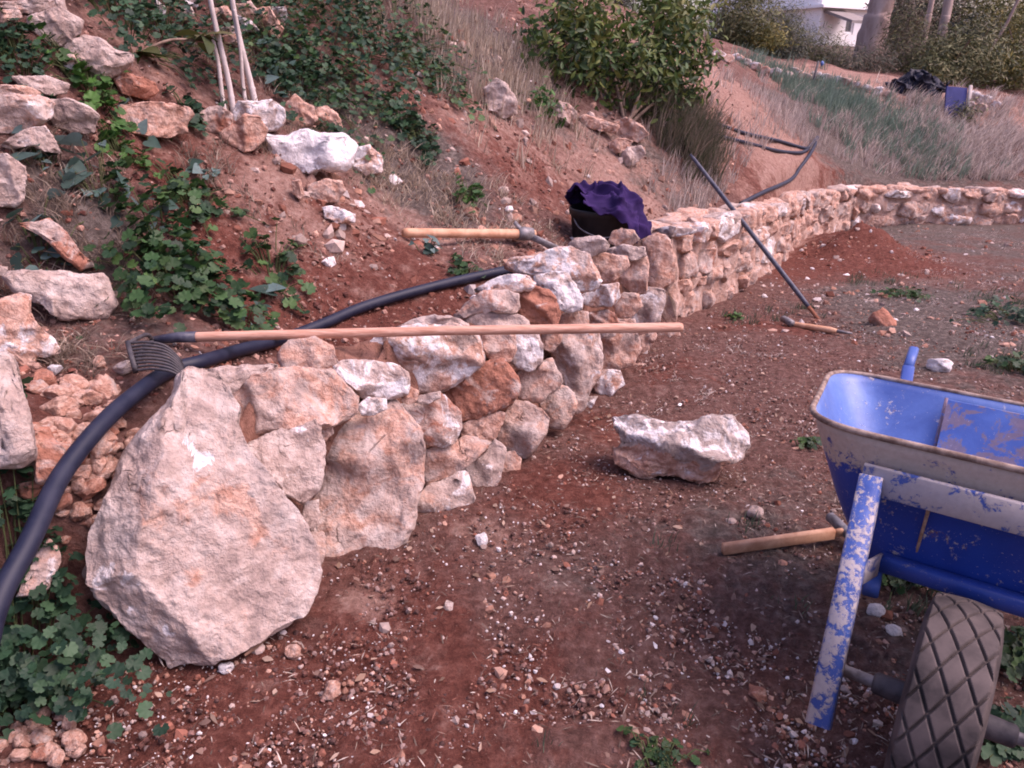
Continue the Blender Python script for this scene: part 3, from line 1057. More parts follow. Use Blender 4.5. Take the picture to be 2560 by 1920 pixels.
# --- rocks on the bank
HR = [
    (C1, [(180, 100), (380, 50), (510, 130), (480, 200), (380, 275), (310, 260), (190, 180)], (.12, .1, .15), "weathered grey boulder high in the top left corner of the bank"),
    (C1, [(-60, 25), (380, -20), (395, 60), (200, 85), (-60, 62)], (.35, .4, .05), "layered pinkish red ledge along the very top left"),
    (C1, [(-40, 68), (110, 60), (130, 110), (60, 155), (-40, 160)], O, "pale orange stone half hidden under the top left ledge"),
    (C1, [(390, 280), (520, 223), (600, 240), (700, 310), (800, 340), (795, 400), (690, 445), (640, 475), (500, 475), (470, 380), (400, 335)], (.25, .1, .36), "bluish grey and white boulder below the top left weeds"),
    (C1, [(340, 350), (440, 328), (472, 380), (460, 425), (400, 405)], WO, "small pale stone tucked left of the bluish white boulder"),
    (C1, [(60, 470), (280, 463), (415, 510), (400, 565), (320, 575), (150, 545)], (.1, .1, .15), "flat grey ledge left of the bright mallow tuft"),
    (C1, [(-40, 590), (80, 580), (240, 590), (328, 640), (305, 720), (200, 765), (100, 805), (-40, 800)], (.38, .38, .42), "white topped block with a rusty underside at the left edge"),
    (C1, [(-40, 525), (140, 520), (240, 560), (230, 595), (60, 590), (-40, 600)], O, "orange brown slab lying on the white topped block"),
    (C1, [(298, 620), (420, 608), (530, 648), (595, 700), (562, 795), (440, 805), (340, 775), (298, 700)], (.1, .1, .2), "mottled grey boulder right of the rusty underside block"),
    (C1, [(15, 885), (140, 800), (270, 773), (322, 850), (374, 935), (270, 925), (200, 885), (80, 905)], (.3, .2, .36), "pale wedge shaped rock above the bluish leaved plant"),
    (C1, [(-40, 945), (40, 945), (152, 1020), (142, 1200), (100, 1255), (-40, 1245)], (.3, .1, .36), "grey white block standing at the left edge beside dry vines"),
    (C1, [(750, 650), (880, 628), (1060, 638), (1150, 658), (1178, 710), (1120, 765), (1132, 805), (1040, 835), (900, 835), (820, 805), (738, 740)], (.58, .3, .1), "flat topped orange block below the bare earth hollow"),
    (C1, [(1215, 690), (1270, 660), (1350, 653), (1418, 700), (1412, 765), (1330, 815), (1265, 795)], (.4, .4, .1), "dull pink stone at the foot of the canes"),
    (C1, [(1415, 695), (1470, 623), (1660, 618), (1722, 660), (1724, 750), (1680, 795), (1600, 790), (1500, 730), (1440, 770)], (.3, .1, .5), "white and yellow stone just right of the cane feet"),
    (C1, [(1345, 812), (1450, 748), (1490, 703), (1570, 720), (1625, 790), (1603, 852), (1540, 905), (1490, 920), (1420, 885), (1368, 862)], (.62, .35, .1), "rough orange stone in front of the white and yellow stone"),
    (C1, [(1728, 690), (1758, 630), (1800, 577), (1842, 620), (1912, 650), (1934, 720), (1902, 765), (1800, 775), (1730, 755)], (.55, .25, .25), "peaked pink orange stone above the white slab"),
    (C1, [(1918, 660), (2000, 658), (2064, 700), (2084, 785), (1980, 795), (1918, 752)], O, "blocky orange stone behind dry stalks at the white slab's upper right"),
    (C1, [(1615, 830), (1760, 828), (1830, 798), (1960, 828), (2100, 838), (2155, 900), (2125, 1005), (2090, 1035), (1960, 1035), (1900, 1064), (1800, 1055), (1720, 1015), (1655, 930)], (.2, .05, .72), "broad white slab with a scalloped edge on the bank"),
    (TV, [(770, 320), (797, 312), (822, 340), (824, 370), (792, 378), (765, 362)], WO, "pale orange stone touching the white slab's right end"),
    (C1, [(1875, 1135), (1990, 1098), (2080, 1108), (2104, 1160), (2055, 1225), (1960, 1235), (1895, 1205)], (.5, .2, .1), "smooth orange stone below the white slab"),
    (C1, [(1785, 1110), (1830, 1098), (1853, 1180), (1832, 1215), (1787, 1182)], O, "little upright orange stone below the white slab's middle"),
    (C1, [(1975, 1270), (2060, 1262), (2165, 1310), (2155, 1355), (2060, 1358), (1985, 1325)], (.5, .1, .52), "small white stone with an orange front on the bank above the loose red earth"),
    (C1, [(695, 485), (780, 448), (942, 508), (965, 560), (880, 605), (745, 565)], (.35, .58, .02), "crumbly red outcrop beside the bright mallow tuft"),
    (C1, [(125, 1375), (300, 1338), (400, 1418), (482, 1530), (565, 1610), (480, 1645), (330, 1505), (225, 1405)], (.35, .48, .02), "sloping reddish bedrock slab above the long pale slab"),
    (D5, [(40, 235), (170, 168), (300, 148), (700, 188), (1000, 228), (1160, 208), (1222, 290), (1243, 390), (1313, 560), (1212, 695), (1100, 725), (900, 695), (800, 725), (600, 655), (480, 525), (250, 425), (175, 370)], (.22, .05, .34), "long bluish white slab left of the big mallow clump"),
    (D5, [(-60, 560), (230, 458), (385, 500), (330, 620), (430, 800), (600, 940), (655, 1060), (570, 1105), (430, 1145), (370, 1255), (260, 1275), (190, 1180), (-60, 1110)], (.56, .2, .42), "white edged block with a bright orange broken face at the left edge"),
    (C4, [(-40, 650), (60, 648), (112, 740), (142, 900), (202, 1150), (218, 1262), (130, 1305), (-40, 1335)], (.2, .05, .26), "tall grey slab at the left edge beside the rubble heap"),
    (D5, [(-60, 110), (90, 128), (50, 235), (-60, 205)], G_, "small grey stone touching the long slab's left end"),
    (C7, [(288, 268), (352, 350), (352, 420), (292, 560), (230, 595), (115, 605), (168, 480), (238, 330)], (.4, .25, .36), "white and orange stone beside the pipe left of the boulder"),
    (C4, [(205, 1100), (300, 1098), (382, 1240), (384, 1330), (330, 1415), (225, 1425)], (.4, .55, 0), "upright red earthy stone between the grey slab and the pipe"),
    (D7, [(435, 870), (490, 785), (560, 800), (620, 880), (600, 945), (500, 955), (440, 900)], (.42, .3, .12), "pinkish stone below the left side of the big bush"),
    (D7, [(640, 910), (700, 885), (850, 930), (940, 960), (920, 1020), (780, 1000), (690, 970)], O, "crumbly orange outcrop under the big bush"),
    (D7, [(900, 940), (1000, 900), (1100, 960), (1170, 1030), (1080, 1080), (960, 1060)], O, "tan outcrop below the bush's right half"),
    (D7, [(870, 1100), (940, 1060), (1040, 1080), (1000, 1150), (900, 1190), (860, 1170)], (.6, .2, .1), "yellowish stone in the row below the bush"),
    (D7, [(955, 1180), (1010, 1130), (1110, 1120), (1145, 1180), (1060, 1260), (1020, 1285), (975, 1240)], (.3, .1, .22), "greyish pink stone lowest of the row below the bush"),
    (D7, [(-90, 680), (0, 620), (90, 660), (155, 780), (150, 880), (60, 900), (-60, 850)], (.3, .2, .05), "rounded earthy boulder on the straw slope left of the big bush"),
    (C1, [(1110, 60), (1170, 48), (1195, 120), (1150, 155), (1098, 112)], R_, "dull red stone at the left of the heap behind the canes"),
    (C1, [(1305, 60), (1380, 38), (1425, 100), (1372, 155), (1315, 132)], O, "pale orange stone between the two canes in the upper heap"),
    (C1, [(1528, 60), (1640, 48), (1695, 130), (1722, 175), (1692, 235), (1610, 185), (1535, 120)], (.62, .3, .05), "big bright orange stone at the right of the heap behind the canes"),
    (C1, [(1640, 48), (1742, 43), (1755, 90), (1732, 155), (1690, 125)], WO, "cream stone at the far right of the heap behind the canes"),
    (C1, [(1438, 30), (1530, 8), (1565, 60), (1532, 135), (1470, 155)], O, "pinkish stone in the middle of the heap behind the canes"),
    (C1, [(1448, 95), (1540, 135), (1585, 195), (1455, 195)], WO, "whitish stone under the heap behind the canes"),
    (C1, [(1345, 170), (1430, 158), (1455, 200), (1370, 215)], G_, "grey flat stone between the canes"),
    (C1, [(1345, 220), (1460, 208), (1472, 270), (1380, 265)], (.55, .4, 0), "orange red stone lowest between the canes"),
    (C1, [(1125, -30), (1205, -30), (1205, 50), (1145, 42)], (.1, .1, .5), "bluish white stone at the top of the heap behind the canes"),
    (C1, [(1555, -40), (1640, -40), (1622, 50), (1548, 50)], R_, "red brown stone at the top edge above the bright orange stone"),
    (C1, [(945, -10), (1010, 50), (1005, 125), (955, 135)], (.1, .1, .55), "white stone showing between the upper weeds left of the canes"),
]
HRO = []
for T_, poly, tint, lab in HR:
    HRO.append(outline_stone("rock", T_, poly, None, tint, 'ground', -.03, .95, 5, label=lab, cat="rock", nf=5, grow=1.08))

# --- the mortared far stretch: stones laid in rows along the curve, on a mortar core
far = tag(empty("mortared_stone_wall", (4.2, 8.2, -.27)), "long low curving wall of orange pink stones set in mortar, running far right", "stone wall", kind="thing")
CREST_PX = [(1380, 532), (1500, 500), (1600, 475), (1720, 440), (1850, 410), (1950, 408), (2212, 418), (2480, 425)]
s_of, h_of = [], []
for u, v in CREST_PX:
    t = plan_hit(u * K, 960 if v is None else v * K)
    d = ray(u * K, v * K)
    p = EYE + d * t
    s_of.append(wall_sd(p[0], p[1])[1][0])
    h_of.append(p[2])
s_of, h_of = np.array(s_of), np.array(h_of)
S0 = SACC[2 + 1 + 7] - .16          # where the mortared stretch starts
S1 = SACC[-2] + .5


def at_s(s):
    i = int(np.clip(np.searchsorted(SACC, s) - 1, 0, len(LINE) - 2))
    f = (s - SACC[i]) / SEGL[i]
    p = LINE[i] + (LINE[i + 1] - LINE[i]) * f
    # smoothed tangent
    def tan(q):
        j = int(np.clip(np.searchsorted(SACC, q) - 1, 0, len(LINE) - 2))
        e = LINE[j + 1] - LINE[j]
        return e / np.linalg.norm(e)
    t = tan(s - .35) + tan(s) * 2 + tan(s + .35)
    t /= np.linalg.norm(t)
    return p, t, np.array([-t[1], t[0]])


def crest(s):
    return float(np.interp(s, s_of, h_of))


sec = []
for s in np.linspace(S0 - .02, S1, 90):
    p, t, n = at_s(s)
    zc = crest(s)
    z0 = terrace0(*p) - .15
    sec.append([(*(p + n * .075), z0), (*(p + n * .090), z0 + (zc - z0) * .55), (*(p + n * .105), zc - .045), (*(p + n * .13), zc - .02), (*(p + n * .34), zc - .02), (*(p + n * .42), zc - .15), (*(p + n * .42), z0)])
ribbon("mortar_core", np.array(sec), 420, 26, M_CORE, far, .032, 33)
rs = np.random.default_rng(12)
TINTS = [(.58, .2, .14), (.55, .28, .12), O, O, (.5, .3, .15), (.42, .25, .3), (.5, .2, .2), WO, N, N, W_, G_, R_, (.42, .2, .2)]
cells = []
for row in range(12):
    s = S0 + rs.uniform(0, .1)
    while s < S1 - .1:
        p, t, n = at_s(s)
        zb, zc = terrace0(*p) - .04, crest(s)
        hh = (zc - zb)
        nrows = max(2, int(round(hh / .150)))
        if row >= nrows:
            s += .3
            continue
        w = rs.uniform(.13, .42) * (1.0 if rs.random() < .7 else .55)
        z_a = zb + hh * row / nrows + rs.normal(0, .022)
        z_b = zb + hh * (row + 1) / nrows + rs.normal(0, .022)
        if s + w > S1:
            break
        cells.append((s, s + w, z_a, z_b))
        s += w
far_small = []
cells.sort(key=lambda c: c[0])
nb = 0
for ci, (sa, sb, za, zb) in enumerate(cells):
    sm, zm = (sa + sb) / 2, (za + zb) / 2
    p, t, n = at_s(sm)
    w2, h2 = (sb - sa) / 2 - .006, (zb - za) / 2 - .004
    k = 8
    skew = rs.normal(0, .28)
    pts = []
    for a_ in np.arange(k) / k * 2 * math.pi + rs.uniform(-.36, .36, k):
        ca, sa_ = math.cos(a_), math.sin(a_)
        e = 1 / max(abs(ca) ** 3.5 + abs(sa_) ** 3.5, 1e-6) ** (1 / 3.5)
        pts.append((ca * e * w2 * rs.uniform(.80, 1.14) + skew * sa_ * h2, sa_ * e * h2 * rs.uniform(.80, 1.16)))
    C = np.array([*(p + n * (.092 + .024 * rs.random())), zm])
    ax = np.array([t[0], t[1], 0])
    az = np.array([-n[0], -n[1], 0.10])
    az /= np.linalg.norm(az)
    o = stone_mesh("stone", np.array(pts), ax, np.array([0, 0, 1.0]), az, C, .090, 4000 + ci, 4 if ci < 90 else 3, 6, .45, 1.35, far, TINTS[rs.integers(len(TINTS))], grow=1.02)
# flat stones capping it
s = S0
while s < S1 - .2:
    w = rs.uniform(.16, .32)
    p, t, n = at_s(s + w / 2)
    zc = crest(s + w / 2)
    for dn in ((.17, .11), (.33, .10)):
        C = np.array([*(p + n * (dn[0] + rs.normal(0, .015))), zc - .02 + rs.normal(0, .008)])
        k = 9
        pts = []
        for a_ in np.arange(k) / k * 2 * math.pi + rs.uniform(-.25, .25, k):
            ca, sa_ = math.cos(a_), math.sin(a_)
            e = 1 / (abs(ca) ** 3 + abs(sa_) ** 3) ** (1 / 3)
            pts.append((ca * e * w / 2 * rs.uniform(.82, 1.02), sa_ * e * dn[1] * rs.uniform(.8, 1.05)))
        stone_mesh("cap_stone", np.array(pts), np.array([t[0], t[1], 0]), np.array([n[0], n[1], 0]), np.array([0, 0, 1.0]), C, .04, int(rs.integers(1e6)), 3, 3, .2, 1.0, far, TINTS[rs.integers(len(TINTS))])
    s += w

# ------------------------------------------------------------------ the thick pipe along the back of the wall
PIPE_PX = [(-70, 1500, 1.02), (-10, 1325, 1.13), (60, 1170, 1.26), (140, 1020, 1.43), (220, 912, 1.60), (300, 848, 1.78), (372, 800, 1.95), (432, 778, 2.08), (520, 757, 2.22),
           (610, 735, 2.38), (690, 700, 2.62), (800, 657, 2.9), (950, 617, 3.15), (1090, 585, 3.4), (1180, 565, 3.62), (1290, 530, 4.1), (1400, 495, 4.7)]
pp = []
for u, v, Y in PIPE_PX:
    g = ground(u, v, .026)
    q = atY(u, v, Y)
    pp.append(g if (g[1] < Y + .6 and u > 420) else q)
pp = np.array(pp)
pp[0][2] -= .05
pp[1:-1] += np.stack([.006 * np.sin(np.arange(len(pp) - 2) * 2.3), 0 * pp[1:-1, 0], .004 * np.sin(np.arange(len(pp) - 2) * 1.7 + 1)], 1)
V, Fc = tube(smooth_path(pp, 10), .0200, 20)
o = build("water_pipe", V, Fc, M_PIPE)
tag(o, "thick dusty blue black plastic pipe curving past the boulder and along behind the wall", "pipe")

# thin doubled hose on the far bank
hz = [(1485, 255), (1540, 272), (1610, 297), (1680, 318), (1735, 326), (1752, 312), (1762, 297), (1755, 318), (1740, 330)]
h1 = [ground(u, v, .02) for u, v in [(1480, 262), (1486, 253), (1540, 266), (1610, 288), (1680, 304), (1738, 320), (1752, 312), (1766, 296), (1758, 318), (1745, 340), (1728, 362), (1712, 385), (1685, 400), (1650, 415), (1600, 440)]]
h2 = [ground(u, v, .02) for u, v in [(1480, 262), (1500, 274), (1540, 290), (1610, 308), (1680, 326), (1728, 330), (1746, 322)]]
V, Fc = join([tube(smooth_path(h1, 8), .0165, 10), tube(smooth_path(h2, 8), .0165, 10)])
o = build("hose", V, Fc, M_PIPE)
tag(o, "thin doubled black hose lying across the far red bank behind the wall", "hose")

# ------------------------------------------------------------------ digging bar leaning across the wall
B0 = ground(1768, 690)
B1 = atY(1600, 474, 5.02)
d = (B1 - B0) / np.linalg.norm(B1 - B0)
L_ = None
for k in np.linspace(.5, 3, 200):
    p = B0 + d * k
    q = p - EYE
    u = (q @ RT) / (q @ FW) * FOC + 1280
    if u / K < 1492:
        L_ = k
        break
L_ = L_ or 1.6
root = tag(empty("digging_bar", B0), "long dark steel digging bar leaning across the wall crest, its tip in the earth", "digging bar")
ks = np.array([.10, .16, .3, .6, L_ * .8, L_ - .04, L_])
V, Fc = tube([B0 + d * k for k in ks], [.0115, .0145, .0150, .0150, .0145, .013, .008], 12)
build("shaft", V, Fc, M_BAR, root)
V, Fc = tube([B0 - d * .04, B0 + d * .02, B0 + d * .10], [.006, .011, .0128], 10)
build("tip", V, Fc, plain_material("rusty_steel", (.16, .06, .035), (.30, .13, .08), 40, .9, .2, .3), root)

# ------------------------------------------------------------------ rake lying across the wall
a0, a1 = atY(415, 728, 2.15), atY(1474, 707, 2.30)
dr = (a1 - a0) / np.linalg.norm(a1 - a0)
root = tag(empty("garden_rake", a0), "garden rake with a long pale wooden handle lying across the wall", "rake")
V, Fc = tube([a0, a0 + dr * .02, (a0 + a1) / 2 + np.array([0, 0, .004]), a1 - dr * .012, a1], [.0135, .0145, .0145, .0155, .012], 18)
build("handle", V, Fc, M_WOOD, root)
s0 = a0 - dr * .11 + np.array([0, -.005, -.006])
V, Fc = tube([a0 + dr * .012, a0 - dr * .04, s0], [.0165, .0155, .011], 14)
so_ = build("socket", V, Fc, M_BAR, root)
pa, pb = ground(276, 742, .10), ground(292, 800, .085)
pm = atY(258, 771, 2.12)
V, Fc = join([tube(smooth_path([s0, s0 + (pa - s0) * .45 + np.array([0, .03, .01]), pa], 6), .006, 8), tube(smooth_path([s0, s0 + (pb - s0) * .45 + np.array([0, -.03, .01]), pb], 6), .006, 8)])
build("bow", V, Fc, M_IRON, root)
barv = bar(pa, pb, .012, .022)
hb = build("head_bar", *barv, M_IRON, root)
for k in range(9):
    p = pa + (pb - pa) * (k / 8)
    V, Fc = tube(smooth_path([p, p + np.array([.050, 0, .004]), p + np.array([.100, 0, -.008]), p + np.array([.135, 0, -.050])], 4), [.0036] * 8 + [.003] * 4 + [.002], 7)
    build("tine", V, Fc, M_IRON, root)

# ------------------------------------------------------------------ mattock behind the wall
a0, a1 = ground(870, 503, .03), ground(1120, 505, .055)
root = tag(empty("mattock", a0), "short handled mattock lying on the ground behind the wall, left of the bucket", "mattock")
dr = (a1 - a0) / np.linalg.norm(a1 - a0)
V, Fc = tube([a0, a0 + dr * .02, (a0 * .6 + a1 * .4), a1 - dr * .02, a1 + dr * .09], [.017, .022, .021, .023, .02], 16)
build("handle", V, Fc, M_WOODX, root)
V, Fc = tube([a1 - dr * .005, a1 + dr * .03, a1 + dr * .075], [.030, .034, .030], 16)
hd = build("head", V, Fc, M_STEEL, root)
b0 = a1 + dr * .04
b1 = ground(1205, 538, .05)
w_ = np.array([0, .03, 0])
V, Fc = bar(b0, b1, .022, .03)
build("pick_arm", V, Fc, M_STEEL, root)
b2 = b0 - (b1 - b0) * .35 + np.array([0, 0, .03])
V, Fc = bar(b0, b2, .05, .014)
build("blade", V, Fc, M_STEEL, root)

# ------------------------------------------------------------------ hammers on the terrace
a0, a1 = ground(1562, 1186, .02), ground(1800, 1152, .035)
root = tag(empty("brick_hammer", a0), "hammer with a flat wooden handle lying on the gravel beside the wheelbarrow", "hammer")
dr = (a1 - a0) / np.linalg.norm(a1 - a0)
V, Fc = bar(a0, a1, .020, .034, bev=.009)
build("handle", V, Fc, M_WOODX, root)
V, Fc = bar(a1 - dr * .002, a1 + dr * .045, .014, .022, bev=.006)
build("handle_neck", V, Fc, M_WOODX, root)
hc = a1 + dr * .038
h0, h1_ = ground(1786, 1122, .045), ground(1880, 1212, .035)
hv = (h1_ - h0) / np.linalg.norm(h1_ - h0)
V, Fc = bar(hc - hv * .075, hc + hv * .11, .026, .026, bev=.005)
build("head", V, Fc, M_STEEL, root)

a0, a1 = ground(1712, 700, .02), ground(1800, 714, .02)
root = tag(empty("club_hammer", a0), "small hammer with a short pale handle lying at the foot of the digging bar", "hammer")
dr = (a1 - a0) / np.linalg.norm(a1 - a0)
V, Fc = tube([a0 - dr * .03, a0, a1 - dr * .02, a1 + dr * .02], [.012, .016, .018, .012], 12)
build("handle", V, Fc, M_WOODX, root)
V, Fc = bar(a0 - dr * .03 + np.array([-.01, .05, .012]), a0 - dr * .03 + np.array([.01, -.045, .012]), .034, .034, bev=.008)
build("head", V, Fc, M_STEEL, root)
V, Fc = tube([a1 + dr * .015, a1 + dr * .05, a1 + dr * .10], [.011, .009, .005], 8)
build("end_ferrule", V, Fc, M_STEEL, root)

# ------------------------------------------------------------------ bucket and the cloth over it
gb = ground(1296, 545)
bc = np.array([gb[0], gb[1] + .02, 0])
bc[2] = zat(bc[0], bc[1]) - .005
BH, BR0, BR1 = .240, .135, .172
root = tag(empty("bucket", bc), "black plastic builder's bucket behind the wall crest, covered by a cloth", "bucket")
nn = 40
an = np.arange(nn) / nn * 2 * math.pi
prof = [(BR0, 0), (BR0 + .004, .005), (BR1 - .012, BH - .04), (BR1 - .004, BH - .035), (BR1, BH - .005), (BR1 - .004, BH), (BR1 - .012, BH - .004), (BR0 - .008, .012)]
V = np.vstack([np.stack([r * np.cos(an), r * np.sin(an), np.full(nn, z)], 1) for r, z in prof] + [[(0, 0, 0)], [(0, 0, .012)]]) + bc
q = np.array([(i * nn + j, i * nn + (j + 1) % nn, (i + 1) * nn + (j + 1) % nn, (i + 1) * nn + j) for i in range(len(prof) - 1) for j in range(nn)])
c0 = len(prof) * nn
tr = np.array([(c0, (j + 1) % nn, j) for j in range(nn)] + [(c0 + 1, c0 - nn + j, c0 - nn + (j + 1) % nn) for j in range(nn)])
build("body", V, [q, tr], M_BUCKET, root)
V, Fc = tube(smooth_path([bc + np.array([-.155, 0, BH - .03]), bc + np.array([-.12, -.13, BH - .09]), bc + np.array([0, -.172, BH - .13]), bc + np.array([.12, -.13, BH - .09]), bc + np.array([.155, 0, BH - .03])], 8), .004, 8)
build("bail", V, Fc, M_STEEL, root)
# cloth: polar sheet bunched over the rim, hanging long to the front right
nr_, nt_ = 70, 220
th = np.arange(nt_) / nt_ * 2 * math.pi
hang = .012 + .15 * np.exp(-((np.angle(np.exp(1j * (th - math.radians(-48)))) / .55) ** 2)) + .20 * np.exp(-((np.angle(np.exp(1j * (th - math.radians(8)))) / .55) ** 2)) + .10 * np.exp(-((np.angle(np.exp(1j * (th - math.radians(90)))) / .9) ** 2))
hang += .012 * np.sin(th * 7 + 1) + .008 * np.sin(th * 11)
V = []
for i in range(nr_):
    f = i / (nr_ - 1)
    tot = (BR1 + .012) * (1 - .62 * np.exp(-((np.angle(np.exp(1j * (th - math.radians(195)))) / .62) ** 2))) + hang
    s_ = f * tot
    rim = BR1 + .010
    on = np.minimum(s_, rim)
    dn = np.maximum(0, s_ - rim)
    flare = 1.0 + .9 * np.clip(np.cos(th - math.radians(-5)), 0, 1)
    fold = .5 * np.sin(th * 9 + 1.3 * np.sin(th * 2)) + .5 * np.sin(th * 14 + .7)
    r = on + dn * .18 * flare + fold * .022 * sstep(0.05, .16, s_) * (0.5 + dn * 4)
    xl, yl = on * np.cos(th), on * np.sin(th)
    ridge = 1.15 * np.exp(-((xl + .125) ** 2 / .036 ** 2 + (yl - .01) ** 2 / .07 ** 2)) + 1.1 * np.exp(-((.55 * xl + .83 * yl - .045) / .030) ** 2) * sstep(-.10, .0, xl)
    ridge += .8 * np.exp(-((.80 * xl + .60 * yl + .035 * np.sin(yl * 30)) / .020) ** 2)
    ridge = np.minimum(ridge, 1.25)
    top = BH + .014 + .078 * ridge * (1 - .5 * on / rim) + .03 * (1 - (on / rim) ** 2)
    z = top - dn * .93 - .01 * (dn > 0)
    V.append(np.stack([r * np.cos(th), r * np.sin(th), z], 1))
V = np.vstack(V)
V += np.stack([fbm(V * 7, 5 + k, 2) for k in range(3)], 1) * np.array([.010, .010, .016])
cr1 = (1 - np.abs(vnoise(V * np.array([16, 9, 12]), 71))) ** 4
cr2 = (1 - np.abs(vnoise(V * np.array([9, 22, 16]) + 5, 72))) ** 4
rr_ = np.hypot(V[:, 0], V[:, 1])[:, None] + 1e-6
V[:, 2] += .026 * cr1 + .016 * cr2
V[:, :2] += V[:, :2] / rr_ * (.016 * cr1 + .014 * cr2)[:, None] * sstep(.10, .17, rr_)
rad_ = np.hypot(V[:, 0], V[:, 1])
V[:, 2] = np.where(rad_ < BR1, np.maximum(V[:, 2], BH - .06), V[:, 2])
below = (V[:, 2] < BH) & (rad_ < BR0 + (BR1 - BR0) * np.clip(V[:, 2] / BH, 0, 1) + .008)
k_ = (BR0 + (BR1 - BR0) * np.clip(V[:, 2] / BH, 0, 1) + .008) / np.maximum(rad_, 1e-4)
V[:, :2] = np.where(below[:, None], V[:, :2] * k_[:, None], V[:, :2])
V += bc
i = np.arange(nr_ - 1)[:, None] * nt_ + np.arange(nt_)[None]
j = np.arange(nr_ - 1)[:, None] * nt_ + ((np.arange(nt_) + 1) % nt_)[None]
q = np.stack([i, j, j + nt_, i + nt_], -1).reshape(-1, 4)
o = build("cloth", V, [q], M_CLOTH)
md = o.modifiers.new("thickness", 'SOLIDIFY')
md.thickness = .004
tag(o, "crumpled purple cloth draped over the black bucket", "cloth")

# ------------------------------------------------------------------ wheelbarrow
WC = np.array([.765, 1.06, zat(.765, 1.06)])
LD = np.array([.822, -.57, 0])
LD /= np.linalg.norm(LD)
FD = np.array([-LD[1] * -1, -LD[0], 0]) if False else np.array([LD[1], -LD[0], 0])
UPV = np.array([0, 0, 1.0])


def wb_(l, f, z):
    return WC + LD * l + FD * f + UPV * z


root = tag(empty("wheelbarrow", WC), "battered blue wheelbarrow splashed with dried cement, seen from its wheel end", "wheelbarrow")


def part(name, vf, m, col=None, parent=root, smooth=True):
    """part of the barrow; its mesh is written in world metres and re-based on the part's own origin"""
    V, Fc = vf
    V = np.asarray(V, float)
    c = V.mean(0)
    o = build(name, V - c, Fc, m, None, smooth, loc=(0, 0, 0))
    o.parent = parent
    base = Vector((0, 0, 0))
    p = parent
    while p is not None:
        base += p.location
        p = p.parent
    o.location = Vector(c) - base
    if col:
        o.color = (*col, 1)
    return o


def rrect(cs, rad, n=8):
    """rounded quadrilateral through corners cs (l,f), anticlockwise"""
    out = []
    m = len(cs)
    for i in range(m):
        p0, p, p1 = np.array(cs[i - 1]), np.array(cs[i]), np.array(cs[(i + 1) % m])
        a = p + (p0 - p) / np.linalg.norm(p0 - p) * rad
        b = p + (p1 - p) / np.linalg.norm(p1 - p) * rad
        for t in np.linspace(0, 1, n):
            out.append((1 - t) ** 2 * a + 2 * t * (1 - t) * p + t * t * b)
    return np.array(out)


top = rrect([(-.345, -.195), (.345, -.195), (.43, -.80), (-.43, -.80)], .13, 10)
bot = rrect([(-.215, -.255), (.215, -.255), (.25, -.60), (-.25, -.60)], .09, 10)


def rim_z(f):
    return .600 + (f + .195) / (-.605) * -.095


def loop3(k, inset=0.0):
    p = bot + (top - bot) * (k ** .85)
    c = p.mean(0)
    p = c + (p - c) * (1 - inset)
    zt = rim_z(p[:, 1])
    z = .275 + (zt - .275) * k
    return np.array([wb_(a, b, zz) for (a, b), zz in zip(p, z)])


n_ = len(top)
ks = np.linspace(0, 1, 14)
rows = [loop3(k) for k in ks] + [loop3(k, .012) for k in ks[::-1]]
# gentle dents
V = np.vstack(rows)
V = V + (fbm(V * 7, 3, 2) * .004)[:, None] * FD
q = np.array([(i * n_ + j, i * n_ + (j + 1) % n_, (i + 1) * n_ + (j + 1) % n_, (i + 1) * n_ + j) for i in range(len(rows) - 1) for j in range(n_)])
cb, ci = len(V), len(V) + 1
V = np.vstack([V, wb_(0, -.42, .272), wb_(0, -.42, .278)])
L0 = (len(rows) - 1) * n_
trs = np.array([(cb, (j + 1) % n_, j) for j in range(n_)] + [(ci, L0 + j, L0 + (j + 1) % n_) for j in range(n_)])
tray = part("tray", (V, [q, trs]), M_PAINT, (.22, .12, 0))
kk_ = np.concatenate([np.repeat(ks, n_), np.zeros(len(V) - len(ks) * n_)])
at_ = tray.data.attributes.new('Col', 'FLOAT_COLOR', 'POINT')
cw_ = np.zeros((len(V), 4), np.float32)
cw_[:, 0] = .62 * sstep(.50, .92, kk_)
cw_[len(ks) * n_:, 1] = .8  # dust plus painted-in sky light, inside only; outside left dark as shade
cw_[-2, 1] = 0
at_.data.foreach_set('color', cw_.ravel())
rp = loop3(1.0)
V, Fc = tube(np.vstack([rp, rp[:1]]), .0065, 10, False)
part("rim", (V, Fc), plain_material("rusty_rolled_rim", (.11, .065, .05), (.38, .29, .24), 30, .85, .3, .4), None, tray)
V, Fc = tube([wb_(-.10, -.200, .485), wb_(-.105, -.232, .38), wb_(-.108, -.258, .285)], [.0035, .003, .003], 6)
part("outer_weld_seam", (V, Fc), plain_material("rusty_weld", (.22, .12, .08), (.42, .28, .20), 60, .9, .2, .4), None, tray)
